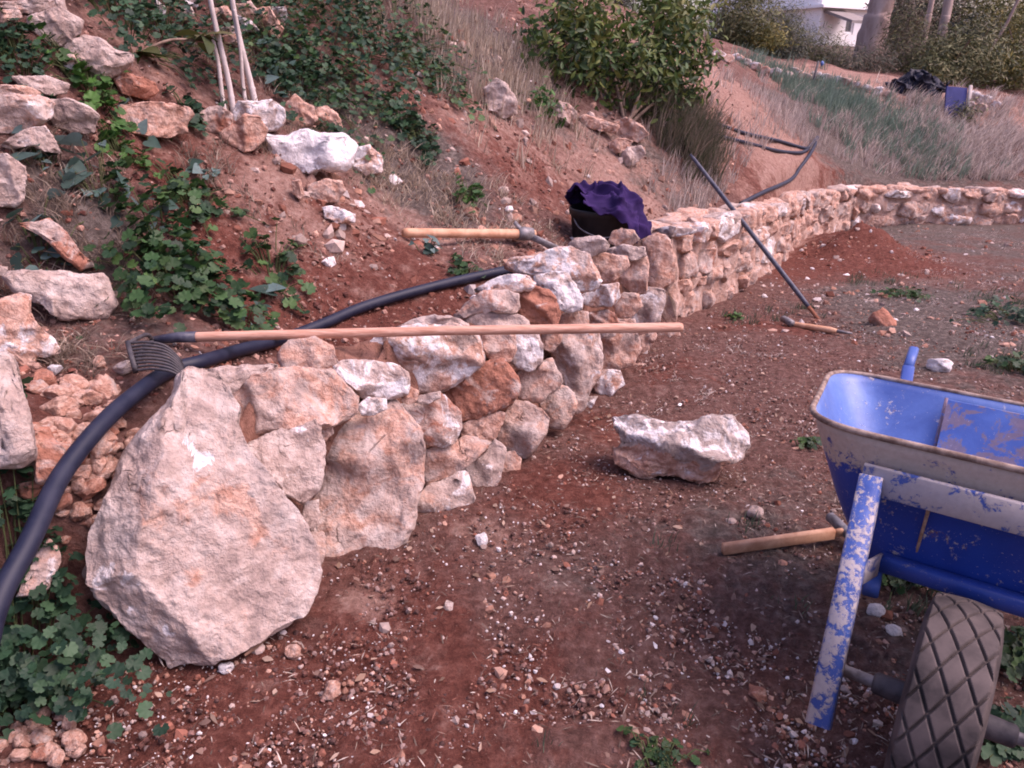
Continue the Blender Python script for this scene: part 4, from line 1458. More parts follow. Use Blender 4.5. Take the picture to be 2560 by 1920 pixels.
# weld seam and patch plate on the inside of the back
seam = np.array([wb_(*(bot[0] * 0 + np.array([x_, f_])), z_) for x_, f_, z_ in [(-.145, -.765, .500), (-.143, -.70, .40), (-.14, -.615, .29)]])
V, Fc = tube(seam + FD * .006, .004, 6)
part("weld_seam", (V, Fc), M_PAINT, (.1, .5, .4), tray)
pl = np.array([wb_(-.140, -.772, .500), wb_(.34, -.772, .500), wb_(.26, -.620, .29), wb_(-.135, -.620, .29)]) + FD * .024
pl2 = pl - FD * .003
part("patch_plate", (np.vstack([pl, pl2]), [np.array([(0, 1, 2, 3), (7, 6, 5, 4), (0, 4, 5, 1), (1, 5, 6, 2), (2, 6, 7, 3), (3, 7, 4, 0)])]), M_PAINT, (.12, .40, .55), tray, False)
for s in (-1, 1):
    part("fork_arm", bar(wb_(s * .205, -.178, .520), wb_(s * .178, .105, .145), .050, .042, LD, .005), M_PAINT, (.42, .1, .40))
    part("fork_side_plate", bar(wb_(s * .186, -.06, .365), wb_(s * .165, -.215, .315), .006, .05, UPV, .001), M_PAINT, (.5, .1, .3))
    part("handle", join([bar(wb_(s * .170, -.215, .248), wb_(s * .215, -.640, .252), .032, .032, UPV, .004), bar(wb_(s * .215, -.636, .250), wb_(s * .268, -1.00, .475), .031, .031, UPV, .004)]), M_PAINT, (.1, .1, .35))
    part("grip", bar(wb_(s * .269, -1.005, .477), wb_(s * .274, -1.10, .500), .026, .026, UPV, .007), M_PAINT, (.0, .05, .5))
    part("leg", bar(wb_(s * .205, -.60, .235), wb_(s * .235, -.72, zat(*wb_(s * .235, -.72, 0)[:2]) - WC[2] + .004), .028, .028, FD, .004), M_PAINT, (.35, .1, .3))
part("top_crossbar", bar(wb_(-.222, -.176, .517), wb_(.222, -.176, .517), .012, .062, UPV, .003), M_PAINT, (.50, .1, .35))
part("lower_crossbar", bar(wb_(-.165, -.222, .318), wb_(.165, -.222, .318), .03, .036, UPV, .004), M_PAINT, (.18, .1, .1))
part("leg_brace", bar(wb_(-.232, -.70, .16), wb_(.232, -.70, .16), .02, .02, UPV, .003), M_PAINT, (.4, .2, .2))
wheel = empty("wheel", (0, 0, 0))
wheel.parent = root
wheel.location = (0, 0, .2)
tR, tW = .2, .058
nth, npf = 1300, 150
# tyre section: tread, shoulders, side walls, bead
ph = np.linspace(0, 1, npf)
sec_ = []
for p_ in ph:
    a_ = (p_ - .5) * 2
    if abs(a_) < .42:
        w_ = a_ / .42 * .052
        r_ = tR - .006 * (a_ / .42) ** 2
    else:
        b_ = (abs(a_) - .42) / .58
        w_ = math.copysign(.052 + .010 * math.sin(min(1, b_ * 1.6) * math.pi / 2) - .022 * max(0, b_ - .55), a_)
        r_ = tR - .006 - b_ * .088
    sec_.append((w_, r_))
sec_ = np.array(sec_)
TH = np.arange(nth) / nth * 2 * math.pi
Wd, Th = np.meshgrid(sec_[:, 0], TH)
Rr = np.tile(sec_[:, 1], (nth, 1))
U = Th / (2 * math.pi) * 32
Vv = Wd / .0200
tri = lambda x: np.abs((x % 1) - .5) * 2
g1, g2 = tri((U + Vv) / 1.0 * .5), tri((U - Vv) / 1.0 * .5)
gr = np.minimum(1 - g1, 1 - g2)
groove = 1 - sstep(.08, .14, gr)
tread = sstep(.060, .050, np.abs(Wd)) * sstep(tR - .02, tR - .009, Rr)
Rr = Rr - groove * .0080 * tread
V = (LD[None, None] * Wd[..., None] + FD[None, None] * (np.cos(Th) * Rr)[..., None] + UPV[None, None] * (np.sin(Th) * Rr)[..., None]).reshape(-1, 3)
i = np.arange(nth)[:, None] * npf + np.arange(npf - 1)[None]
j = ((np.arange(nth) + 1) % nth)[:, None] * npf + np.arange(npf - 1)[None]
q = np.stack([i, i + 1, j + 1, j], -1).reshape(-1, 4)
# uneven dirt on the tread
part("tyre", (V + WC + UPV * .2, [q]), M_RUBBER, None, wheel)
axc = WC + UPV * .2
V, Fc = tube([axc - LD * .042, axc - LD * .040, axc - LD * .012, axc + LD * .012, axc + LD * .040, axc + LD * .042], [.03, .106, .085, .085, .106, .03], 40)
part("rim", (V, Fc), M_STEEL, None, wheel)
V, Fc = tube([axc - LD * .115, axc - LD * .11, axc - LD * .055, axc - LD * .04, axc + LD * .04, axc + LD * .055, axc + LD * .11, axc + LD * .115], [.016, .020, .022, .045, .045, .022, .020, .016], 20)
part("hub", (V, Fc), M_IRON, None, wheel)
V, Fc = tube([axc - LD * .185, axc + LD * .185], [.011, .011], 14)
part("axle", (V, Fc), M_STEEL, None, root)

# ------------------------------------------------------------------ leaves, grass, pebbles: many small faces at a time
def frames(nrm, spin):
    """orthonormal frames (n,3,3) with z = nrm, turned by spin"""
    nrm = nrm / np.linalg.norm(nrm, axis=1)[:, None]
    ref = np.where(np.abs(nrm[:, 2:3]) < .95, np.array([[0, 0, 1.0]]), np.array([[1.0, 0, 0]]))
    a = np.cross(ref, nrm)
    a /= np.linalg.norm(a, axis=1)[:, None]
    b = np.cross(nrm, a)
    c, s = np.cos(spin)[:, None], np.sin(spin)[:, None]
    return np.stack([a * c + b * s, -a * s + b * c, nrm], 2)


def stamp(tV, tF, pos, R, size, col):
    """copies of a small template, moved, turned and scaled into one mesh"""
    n, m = len(pos), len(tV)
    V = np.einsum('nij,mj->nmi', R, tV) * np.asarray(size)[:, None, None] + pos[:, None, :]
    F = [(f[None] + (np.arange(n) * m)[:, None, None]).reshape(-1, f.shape[1]) for f in tF]
    return V.reshape(-1, 3), F, np.repeat(col, m, axis=0)


def mallow_leaf():
    n = 21
    a = np.linspace(math.radians(-160), math.radians(160), n)
    lob = 1 - .16 * np.abs(np.sin(a * 3.5 * 180 / 160)) ** 1.0 + .05 * np.cos(a * 14)
    r = .5 * lob
    P = np.stack([r * np.sin(a), r * np.cos(a) + .12, .10 * np.cos(a * 7 * 160 / 180) * .35 + .10 * (r ** 2) * 2], 1)
    P = np.vstack([[(0, 0, -.03)], P])
    F = np.array([(0, i + 1, i) for i in range(1, n)])
    return P, [F]


def ovate_leaf(w=.42, fold=.10, droop=.12):
    ys = np.array([0, .18, .42, .70, .90, 1.0])
    ws = np.array([.03, .75, 1.0, .72, .34, .02]) * w / 2
    z = -droop * ys ** 2
    L = np.stack([-ws, ys, z + fold * ws / (w / 2)], 1)
    C_ = np.stack([0 * ys, ys, z], 1)
    R = np.stack([ws, ys, z + fold * ws / (w / 2)], 1)
    V = np.vstack([L, C_, R])
    k = len(ys)
    F = np.array([(i, k + i, k + i + 1, i + 1) for i in range(k - 1)] + [(k + i, 2 * k + i, 2 * k + i + 1, k + i + 1) for i in range(k - 1)])
    return V, [F]


def heart_leaf():
    pts = [(0, .0), (-.22, -.14), (-.42, -.08), (-.46, .14), (-.34, .42), (-.16, .72), (0, .95), (.16, .72), (.34, .42), (.46, .14), (.42, -.08), (.22, -.14)]
    V = np.array([(0, .28, -.05)] + [(x, y, .05 * abs(x) * 2 - .10 * max(0, y) ** 2) for x, y in pts])
    n = len(pts)
    return V, [np.array([(0, (i + 1) % n + 1, i + 1) for i in range(n)])]


def clump(name, u, v, rad, hgt, n, leaf, size, cols, label, cat="plant", group=None, seed=0, stems=True, flat=.55, g=None, tip=.5):
    """a leafy plant: leaves on thin stalks spread over a low mound"""
    rs = np.random.default_rng(seed * 31 + 5)
    g = ground(u, v) if g is None else g
    rr = rad * np.sqrt(rs.uniform(0, 1, n))
    rr *= 1 + .25 * rs.normal(0, 1, n) * (rs.random(n) < .3)
    an = rs.uniform(0, 2 * math.pi, n)
    lump = 1 + .35 * np.sin(an * 3 + seed) + .2 * np.sin(an * 5 + 2 * seed)
    x, y = g[0] + rr * np.cos(an) * lump, g[1] + rr * np.sin(an) * lump
    z0 = land(x, y)
    dome = np.sqrt(np.clip(1 - (rr / (rad * 1.25)) ** 2, 0.05, 1))
    hz = hgt * dome * rs.uniform(.35, 1.05, n)
    pos = np.stack([x, y, z0 + hz + .005], 1)
    nr = np.stack([np.cos(an) * rr / rad * flat, np.sin(an) * rr / rad * flat, np.ones(n)], 1) + rs.normal(0, .45, (n, 3)) * [1, 1, .3]
    nr[:, 1] -= .25
    R = frames(nr, rs.uniform(0, 2 * math.pi, n))
    col = np.array(cols)[rs.integers(len(cols), size=n)] * rs.uniform(.65, 1.3, (n, 1))
    sz = size * rs.uniform(.40, 1.35, n)
    tV, tF = leaf
    V, F, c = stamp(tV, tF, pos, R, sz, col)
    root = tag(empty(name, (g[0], g[1], zat(g[0], g[1]))), label, cat, group)
    build("leaves", V, F, M_LEAF, root, True, c)
    if stems:
        k = min(n, 70)
        parts = []
        for i in rs.choice(n, k, replace=False):
            b = np.array([g[0] + (x[i] - g[0]) * .45, g[1] + (y[i] - g[1]) * .45, 0])
            b[2] = zat(b[0], b[1]) - .005
            m_ = (b + pos[i]) / 2 + np.array([0, 0, .02])
            parts.append(tube([b, m_, pos[i]], [.0022, .0018, .0012], 4, False))
        V, F = join(parts)
        cc = np.tile(np.array([[.10, .12, .05]]), (len(V), 1))
        build("stems", V, F, M_GRASS, root, True, cc)
    return root


MG = [(.026, .066, .020), (.040, .088, .028), (.020, .050, .021), (.055, .105, .030), (.018, .042, .018)]
MG2 = [(.026, .062, .030), (.018, .046, .026), (.040, .085, .040)]
BG = [(.06, .105, .085), (.085, .14, .125), (.045, .085, .065), (.12, .18, .17)]
BR = [(.05, .12, .02), (.04, .10, .02), (.03, .08, .02)]
ML, HL = mallow_leaf(), heart_leaf()
OV = ovate_leaf()
MAL = [  # u, v, radius, height, leaves, size, colours, label
    (392, 625, .22, .15, 520, .042, MG, "big dark green mallow clump behind the rake head"),
    (60, 1440, .21, .17, 720, .032, MG2, "deep green mallow clump in the near left corner below the pipe"),
    (30, 1530, .12, .10, 150, .042, MG2, "mallow tuft on the gravel at the very lower left edge"),
    (200, 205, .13, .09, 130, .045, BR, "bright mallow tuft beside the flat grey ledge"),
    (45, 135, .13, .09, 220, .032, MG2, "dark mallow clump below the top left grey boulder"),
    (415, 440, .12, .07, 120, .042, MG, "low mallow patch at the edge of the dark red earth"),
    (270, 60, .24, .14, 480, .032, MG2, "wide mallow bank among weeds above the bluish white boulder"),
    (345, 60, .25, .16, 403, .032, MG2, "mallow and weed growth left of the canes at the top"),
    (600, 120, .35, .14, 666, .032, MG2, "dark mallow growth right of the canes"),
    (690, 150, .40, .15, 744, .032, MG, "broad mallow spread on the upper slope right of the canes"),
    (650, 205, .26, .10, 403, .032, MG2, "mallow patch just above the peaked pink orange stone"),
    (790, 120, .42, .16, 666, .032, MG2, "mallow mass high on the slope left of the straw"),
    (720, 40, .50, .22, 744, .032, MG2, "dark weeds at the top edge above the mallow slope"),
    (850, 60, .45, .16, 558, .032, MG, "olive weeds at the top edge left of the straw slope"),
    (930, 180, .28, .10, 220, .040, MG, "mallow patch at the left edge of the straw slope"),
    (865, 265, .17, .08, 120, .045, MG2, "mallow tuft on bare red earth right of the white slab"),
    (915, 318, .11, .06, 60, .050, MG2, "few leaved mallow at the upper left of the red scree"),
    (425, 265, .07, .07, 60, .040, MG2, "small mallow tuft wedged beside the flat topped orange block"),
    (265, 335, .08, .05, 55, .040, BR, "bright little mallow below the mottled grey boulder"),
    (1015, 432, .09, .06, 60, .035, BR, "small bright green weed above the mattock handle"),
    (1000, 590, .07, .05, 50, .035, MG, "small green weed behind the pipe left of the wall crest"),
    (590, 590, .14, .07, 60, .045, MG, "sparse creeping plant on the dark red earth behind the rake"),
    (2190, 690, .26, .07, 160, .040, MG2, "green weed patch at the right edge of the terrace"),
    (2200, 800, .14, .06, 80, .040, MG, "weed tuft at the right edge beyond the wheelbarrow handle"),
    (1738, 965, .05, .025, 26, .028, MG, "tiny green weed beside the wheelbarrow's left front corner"),
    (1420, 1645, .06, .03, 44, .020, MG, "tiny weed at the bottom edge in the middle"),
    (2200, 1420, .10, .05, 70, .034, MG, "weeds on the ground right of the wheelbarrow tyre"),
    (1930, 1255, .09, .05, 90, .026, MG, "fine weeds on the ground between fork arm and tyre"),
    (2190, 1600, .08, .04, 60, .034, MG2, "weeds at the lower right corner beside the axle"),
    (1950, 640, .16, .04, 90, .030, MG, "low green weeds on the terrace beyond the digging bar"),
    (1590, 690, .05, .03, 20, .030, BR, "green shoot at the foot of the mortared wall near the digging bar"),
]
for k, (u, v, r, h, n, s, c, lab) in enumerate(MAL):
    clump("mallow_plant", u, v, r, h, n, ML, s, c, lab, "plant", "mallow and weed clumps", k + 1)
BLU = [
    (95, 352, .09, .07, 16, 0.058, BG, "bluish big leaved creeper below the pale wedge rock"),
    (225, 430, .10, .11, 22, 0.061, BG, "blue green big leaved plant with one broad upright leaf"),
    (85, 548, .09, .06, 18, 0.061, BG, "teal leaved plant above the long bluish slab"),
    (925, 548, .06, .09, 9, 0.051, BG, "small bluish seedling standing right of the dark red earth"),
    (583, 640, .03, .04, 3, 0.068, BG, "single heart shaped leaf on the dark red earth above the rake handle"),
    (310, 292, .05, .07, 5, 0.058, BG, "dark bluish leaves hanging left under the flat topped orange block"),
    (358, 300, .04, .08, 5, 0.051, BG, "pair of grey green leaves below the flat topped orange block"),
    (450, 385, .06, .05, 8, 0.048, BG, "grey green leaves on the bank right of the broad leaved plant"),
    (345, 490, .09, .06, 10, 0.051, BG, "scattered dull green leaves above the big mallow clump"),
    (330, 540, .05, .04, 6, 0.048, BG, "few dull leaves at the top edge of the big mallow clump"),
    (520, 690, .07, .05, 9, 0.044, BG, "grey green leaves beside the big mallow clump, above the rake handle"),
    (620, 175, .14, .10, 26, 0.054, BG, "bluish leaves mixed in the mallow right of the canes"),
]
for k, (u, v, r, h, n, s, c, lab) in enumerate(BLU):
    clump("creeper_plant", u, v, r, h, n, HL, s, c, lab, "plant", "bluish leaved creepers", k + 70)

# sapling with two leaf rosettes on a leaning stick
sg = ground(470, 175)
r1, r2 = atY(302, 112, sg[1] - .30), atY(440, 78, sg[1] - .12)
root = tag(empty("sapling", sg), "leaning sapling with two rosettes of olive leaves left of the canes", "sapling")
V, Fc = join([tube(smooth_path([sg, (sg + r2) / 2 + np.array([.03, 0, .02]), r2], 6), [.006] * 13, 8), tube(smooth_path([r2 + (sg - r2) * .12, (r1 + r2) / 2 + np.array([0, 0, .015]), r1], 6), .0055, 8)])
build("stem", V, Fc, M_TWIG, root)
for rp_, k in ((r1, 9), (r2, 9)):
    rs = np.random.default_rng(int(abs(rp_[0]) * 1000))
    an = np.arange(k) / k * 2 * math.pi + rs.uniform(-.3, .3, k)
    dirs = np.stack([np.cos(an), np.sin(an), rs.uniform(-.9, .3, k)], 1)
    dirs /= np.linalg.norm(dirs, axis=1)[:, None]
    up = np.array([0, 0, 1.0]) + rs.normal(0, .25, (k, 3))
    xx = np.cross(dirs, up)
    xx /= np.linalg.norm(xx, axis=1)[:, None]
    zz = np.cross(xx, dirs)
    R = np.stack([xx, dirs, zz], 2)
    V, F, c = stamp(*ovate_leaf(.48, .06, .25), np.tile(rp_, (k, 1)), R, rs.uniform(.10, .15, k), np.array([(.07, .075, .022), (.05, .065, .022), (.10, .09, .03)])[rs.integers(3, size=k)])
    build("leaf_rosette", V, F, M_LEAF, root, True, c)

# canes: feet on the bank, tops above the frame
for (u0, v0, u1, v1, r, lab) in [(503, 242, 452, -30, .0125, "pale cane leftmost of the tall pair"), (488, 238, 458, 80, .010, "short pale cane standing close behind the leftmost tall cane"),
                                 (548, 222, 497, -30, .014, "pale tall cane right of the others, in front of the orange heap"), (532, 215, 505, 20, .009, "thin cane directly beside the right hand tall cane"),
                                 (482, 200, 468, 160, .010, "broken cane stub leaning left at the foot of the tall canes")]:
    g = ground(u0, v0)
    tpt = atY(u1, v1, g[1] + .04)
    a = g - (tpt - g) * .04
    n = 14
    P = np.array([a + (tpt - a) * t for t in np.linspace(0, 1, n)]) + np.array([[.006 * math.sin(t * 5 + u0), 0, 0] for t in np.linspace(0, 1, n)])
    ts = np.linspace(0, 1, n * 5)
    P2 = np.stack([np.interp(ts, np.linspace(0, 1, n), P[:, k]) for k in range(3)], 1)
    rr = r * (1 - .25 * ts) * (1 + .16 * ((ts * 6.5) % 1 < .07))
    V, Fc = tube(P2, rr, 10)
    o = build("cane", V, Fc, M_CANE)
    tag(o, lab, "cane", "canes standing on the bank")


# ------------------------------------------------------------------ shrubs, bush, trees
def shrub(name, cells, n, leaf, size, cols, label, cat, stem_from=None, stem_r=.012, group=None, seed=1, out=.7, mat=None, trans=None, ground_pt=None, nst=9, part_name="foliage", up=0.2, top_cols=None, top_z=1.5):
    """leaves spread in overlapping ellipsoid cells, denser towards the skins, on a few stems"""
    rs = np.random.default_rng(seed)
    cells = [np.asarray(c, float) for c in cells]            # x, y, z, rx, ry, rz
    vol = np.array([c[3] * c[4] * c[5] for c in cells]) ** .75
    cnt = (vol / vol.sum() * n).astype(int)
    P, Nn, Cc = [], [], []
    for c, k in zip(cells, cnt):
        d = rs.normal(0, 1, (k, 3))
        d /= np.linalg.norm(d, axis=1)[:, None]
        r = rs.uniform(.0, 1, k) ** .33
        lump = 1 + .30 * fbm(d * 2.1 + c[:3], seed, 2)
        p = c[:3] + d * (r * lump)[:, None] * c[3:]
        # twig clusters: pull leaves to nearby twig tips
        kk = max(6, k // 14)
        tips = p[rs.integers(k, size=kk)] if k else p
        if k:
            j = rs.integers(kk, size=k)
            p = tips[j] + rs.normal(0, 1, (k, 3)) * size * 1.1
        P.append(p)
        Nn.append((p - c[:3]) / c[3:] * out + rs.normal(0, .55, (k, 3)) + np.array([0, -.15, up]))
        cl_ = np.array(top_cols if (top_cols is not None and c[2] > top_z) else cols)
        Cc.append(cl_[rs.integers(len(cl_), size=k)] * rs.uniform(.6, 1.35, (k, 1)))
    P, Nn, Cc = np.vstack(P), np.vstack(Nn), np.vstack(Cc)
    gz = land(P[:, 0], P[:, 1])
    ok = P[:, 2] > gz + .01
    if ok.sum() < .25 * len(P):
        P[:, 2] = gz + np.abs(P[:, 2] - gz) * .4 + .02
        ok[:] = True
    P, Nn, Cc = P[ok], Nn[ok], Cc[ok]
    k = len(P)
    V, F, c = stamp(*leaf, P, frames(Nn, rs.uniform(0, 2 * math.pi, k)), size * rs.uniform(.6, 1.3, k), Cc)
    if ground_pt is None:
        m = np.mean(cells, 0)
        ground_pt = np.array([m[0], m[1], zat(m[0], m[1])])
    root = tag(empty(name, ground_pt), label, cat, group)
    build(part_name, V, F, mat or M_LEAF, root, True, c)
    parts = []
    gp = np.asarray(ground_pt, float)
    for q in range(nst):
        c = cells[q % len(cells)]
        b = gp + np.array([rs.normal(0, .05), rs.normal(0, .05), -.05]) * (1 + stem_r * 20)
        e = c[:3] + rs.normal(0, .35, 3) * c[3:]
        m_ = b * .5 + e * .5 + rs.normal(0, .06, 3) * c[3:] + np.array([0, 0, .1 * c[5]])
        pth = smooth_path([b, m_, e], 5)
        parts.append(tube(pth, np.linspace(stem_r, stem_r * .3, len(pth)), 6, False))
    V, F = join(parts)
    build("stems", V, F, M_TWIG, root)
    return root


def vc(u, v, Y, ru, rv, dy):
    """an ellipsoid cell centred on a sight line at depth Y, radii given in picture pixels of that depth"""
    p = atY(u, v, Y)
    s = (p - EYE) @ FW / FOC * K
    return (*p, ru * s, dy, rv * s)


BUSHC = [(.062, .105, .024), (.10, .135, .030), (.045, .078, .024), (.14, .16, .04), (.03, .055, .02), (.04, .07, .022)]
shrub("bush", [vc(1210, 110, 6.2, 78, 85, .40), (vc(1290, 60, 6.4, 85, 75, .42)), vc(1420, 70, 6.6, 95, 85, .45), vc(1465, 150, 6.5, 68, 90, .40), vc(1370, 165, 6.2, 100, 75, .45),
               vc(1260, 165, 6.1, 70, 62, .35), vc(1440, 220, 6.3, 62, 40, .3), vc(1160, 130, 6.3, 45, 60, .3), vc(1480, 40, 6.8, 50, 55, .35), vc(1240, 30, 6.5, 40, 45, .3), vc(1430, 10, 6.7, 40, 45, .3)],
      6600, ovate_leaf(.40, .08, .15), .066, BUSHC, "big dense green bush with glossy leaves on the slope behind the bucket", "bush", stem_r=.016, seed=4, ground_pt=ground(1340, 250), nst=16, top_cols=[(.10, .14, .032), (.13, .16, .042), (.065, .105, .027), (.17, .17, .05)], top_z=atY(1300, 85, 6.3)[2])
shrub("bush", [vc(1170, 240, 5.5, 22, 38, .12), vc(1178, 268, 5.4, 16, 22, .1)], 330, ovate_leaf(.45, .08, .15), .050, BR, "small separate green shoot below the left side of the big bush", "bush", stem_r=.005, seed=9, ground_pt=ground(1180, 285), nst=4)
GRY = [(.17, .165, .125), (.22, .20, .15), (.13, .13, .10)]
OLV = [(.11, .12, .05), (.15, .15, .065), (.075, .085, .04), (.19, .17, .08)]
DRK = [(.045, .055, .035), (.065, .07, .045), (.035, .04, .03), (.10, .09, .06)]
YEL = [(.22, .175, .045), (.17, .155, .045), (.12, .125, .035)]
BRN = [(.14, .105, .075), (.18, .13, .095), (.10, .075, .06)]
SL = ovate_leaf(.22, .03, .1)
TL = ovate_leaf(.10, .01, .05)
BACK = [
    ([vc(1600, 40, 13, 70, 75, .9), vc(1570, 90, 13, 40, 40, .6)], 2600, SL, .14, OLV, "tall olive green shrub just right of the big bush, beyond the slope"),
    ([vc(1650, 100, 12.8, 38, 42, .5)], 1000, SL, .13, YEL, "yellowish shrub above the pale terrace stones"),
    ([vc(1690, 140, 12.6, 32, 30, .5)], 900, SL, .12, DRK, "small dark green shrub at the left end of the brown thicket"),
    ([vc(1735, 100, 14, 55, 32, 1.0), vc(1785, 125, 13.6, 42, 24, .9), vc(1690, 60, 14, 38, 50, .8)], 3600, TL, .17, OLV + GRY, "wide grey green shrub hiding the foot of the house"),
    ([vc(1830, 150, 13, 60, 24, .7), vc(1880, 140, 13.2, 50, 24, .7)], 2300, TL, .15, DRK + BRN, "dark low thicket under the window of the house"),
    ([vc(1965, 115, 13.5, 60, 50, .9), vc(1955, 60, 14, 28, 45, .6)], 2600, TL, .16, BRN + OLV, "brown olive thicket right of the thick tree trunk"),
    ([vc(2060, 140, 12.6, 70, 60, .8), vc(2010, 160, 12.4, 40, 35, .6)], 2500, SL, .14, OLV, "pale olive shrub above the dark tarpaulin"),
    ([vc(2090, 90, 13, 45, 50, .7)], 1300, SL, .14, DRK + OLV, "mid green shrub between the two thin trunks and the pale branch"),
    ([vc(2170, 150, 12.6, 60, 55, .8), vc(2215, 90, 13, 50, 70, .8)], 2400, SL, .14, YEL + OLV, "yellow green shrub at the right edge above the blue board"),
    ([vc(2000, 30, 17, 55, 60, 1.2), vc(1950, 0, 17, 40, 40, 1)], 1800, SL, .20, BRN + DRK, "dark brown undergrowth behind the thin trunks"),
    ([vc(2120, 20, 16, 60, 70, 1.2), vc(2200, 10, 16, 60, 70, 1.2)], 2400, SL, .19, YEL + OLV, "tall yellow green tree foliage filling the top right corner"),
    ([vc(1965, 30, 18, 40, 60, 1.0), vc(2060, 40, 18, 45, 60, 1.0)], 1900, SL, .20, DRK + BRN, "dark foliage deep behind the slim pale trunk"),
    ([vc(1120, 20, 9.5, 50, 40, .6), vc(1080, -5, 9.5, 40, 30, .5)], 1400, SL, .11, DRK + OLV, "dark shrub at the top edge left of the big bush"),
    ([vc(1330, -10, 12, 60, 45, .8)], 1200, TL, .16, DRK, "bluish dark shrub behind the top of the big bush"),
    ([vc(2070, 245, ground(2070, 248)[1], 26, 12, .3)], 350, SL, .10, DRK + OLV, "low dark weeds at the foot of the blue board"),
    ([vc(960, 10, 7.6, 55, 32, .4)], 1000, SL, .08, OLV + DRK, "olive undergrowth at the top edge above the straw slope"),
]
for k, (cells, n, lf, sz, cols, lab) in enumerate(BACK):
    m = np.mean([c[:3] for c in cells], 0)
    gz = zat(m[0], m[1])
    low = [(c[0], c[1], max(gz + .2, c[2] - c[5] * .9), c[3] * .85, c[4], max(.2, (c[2] - gz) * .55)) for c in cells if c[2] - c[5] > gz]
    shrub("shrub", list(cells) + low, int(n * 2.6), lf, sz * .58, cols, lab, "shrub", stem_r=.02, seed=40 + k, group="shrubs beyond the slope", up=.5, nst=7)


def tree(u0, v0, u1, v1, Y, r0, r1, label, crown, cols, leafsize, n, seed, lean=0):
    g0 = atY(u0, v0, Y)
    gz = zat(g0[0], g0[1])
    p1 = atY(u1, v1, Y)
    d = (p1 - g0) / np.linalg.norm(p1 - g0)
    base = g0 + d * ((gz - .1 - g0[2]) / d[2])
    topz = crown[2]
    topp = p1 + d * ((topz - p1[2]) / d[2]) * .6 + np.array([0, 0, (topz - p1[2]) * .4])
    root = tag(empty("tree", (base[0], base[1], gz)), label, "tree", "trees beyond the slope")
    rs = np.random.default_rng(seed)
    pth = smooth_path([base, g0 * .5 + p1 * .5, p1, topp], 10)
    V, F = tube(pth, np.linspace(r0, r1, len(pth)), 14)
    V = V + np.stack([fbm(V * 6, seed + q, 3) for q in range(3)], 1) * r0 * .10
    tr_ = build("trunk", V, F, M_BARK, root)
    cells = []
    parts = []
    for q in range(7):
        a_ = q / 7 * 2 * math.pi + rs.uniform(-.4, .4)
        e = topp + np.array([math.cos(a_) * crown[0] * rs.uniform(.4, .8), math.sin(a_) * crown[0] * rs.uniform(.4, .8), rs.uniform(-.2, .5) * crown[1]])
        b = pth[int(len(pth) * rs.uniform(.7, .98))]
        parts.append(tube(smooth_path([b, (b + e) / 2 + np.array([0, 0, .2]), e], 5), np.linspace(r1 * .6, r1 * .12, 11), 7, False))
        cells.append((*e, crown[0] * .45, crown[0] * .45, crown[1] * .45))
    V, F = join(parts)
    build("limbs", V, F, M_BARK, root)
    P, C_ = [], []
    for c in cells:
        k = n // len(cells)
        dd = rs.normal(0, 1, (k, 3))
        dd /= np.linalg.norm(dd, axis=1)[:, None]
        P.append(np.array(c[:3]) + dd * (rs.uniform(0, 1, k) ** .4)[:, None] * np.array(c[3:]) * (1 + .3 * fbm(dd * 2, seed, 2))[:, None])
        C_.append(np.array(cols)[rs.integers(len(cols), size=k)] * rs.uniform(.6, 1.3, (k, 1)))
    P, C_ = np.vstack(P), np.vstack(C_)
    V, F, c = stamp(*SL, P, frames(rs.normal(0, 1, P.shape), rs.uniform(0, 6.28, len(P))), leafsize * rs.uniform(.6, 1.3, len(P)), C_)
    build("crown", V, F, M_LEAF, root, True, c)


tree(1880, 95, 1908, -10, 15.0, .27, .17, "thick pale tree trunk standing right of the house window", (1.8, 1.4, 6.5), DRK + OLV, .22, 2200, 3)
tree(1995, 90, 2015, -10, 14.5, .055, .040, "thin grey tree trunk between the thick trunk and the pale thin one", (.9, .8, 5.2), OLV, .18, 900, 5)
tree(2030, 95, 2052, -10, 14.0, .085, .060, "slim pale tree trunk at the upper right, right of the thin grey one", (1.1, 1.0, 5.6), OLV, .18, 1100, 7)
tree(2112, 150, 2180, 40, 12.9, .030, .018, "pale slanting sapling stem over the olive shrubs at the far right", (.55, .5, 3.1), GRY, .12, 500, 11)
tree(1418, 60, 1425, -10, 12.0, .10, .08, "pale trunk showing above the top of the big bush", (1.3, 1.1, 5.6), OLV, .18, 1100, 13)

# ------------------------------------------------------------------ white house beyond the trees
HY = 40.0


def hp(u, v):
    return atY(u, v, HY)


x0, x1 = hp(1735, 60)[0], hp(1902, 60)[0]
zb, zl, zt = zat((x0 + x1) / 2, HY) - .3, hp(1800, 21)[2], hp(1800, 21)[2] + 2.6
root = tag(empty("house", (hp(1836, 50)[0], HY, zb)), "white rendered house with one dark window, half hidden behind the shrubs", "house")


def boxm(xa, xb, ya, yb, za, zb_):
    V = np.array([(x, y, z) for z in (za, zb_) for y in (ya, yb) for x in (xa, xb)])
    F = np.array([(0, 2, 3, 1), (4, 5, 7, 6), (0, 1, 5, 4), (1, 3, 7, 5), (3, 2, 6, 7), (2, 0, 4, 6)])
    return V, [F]


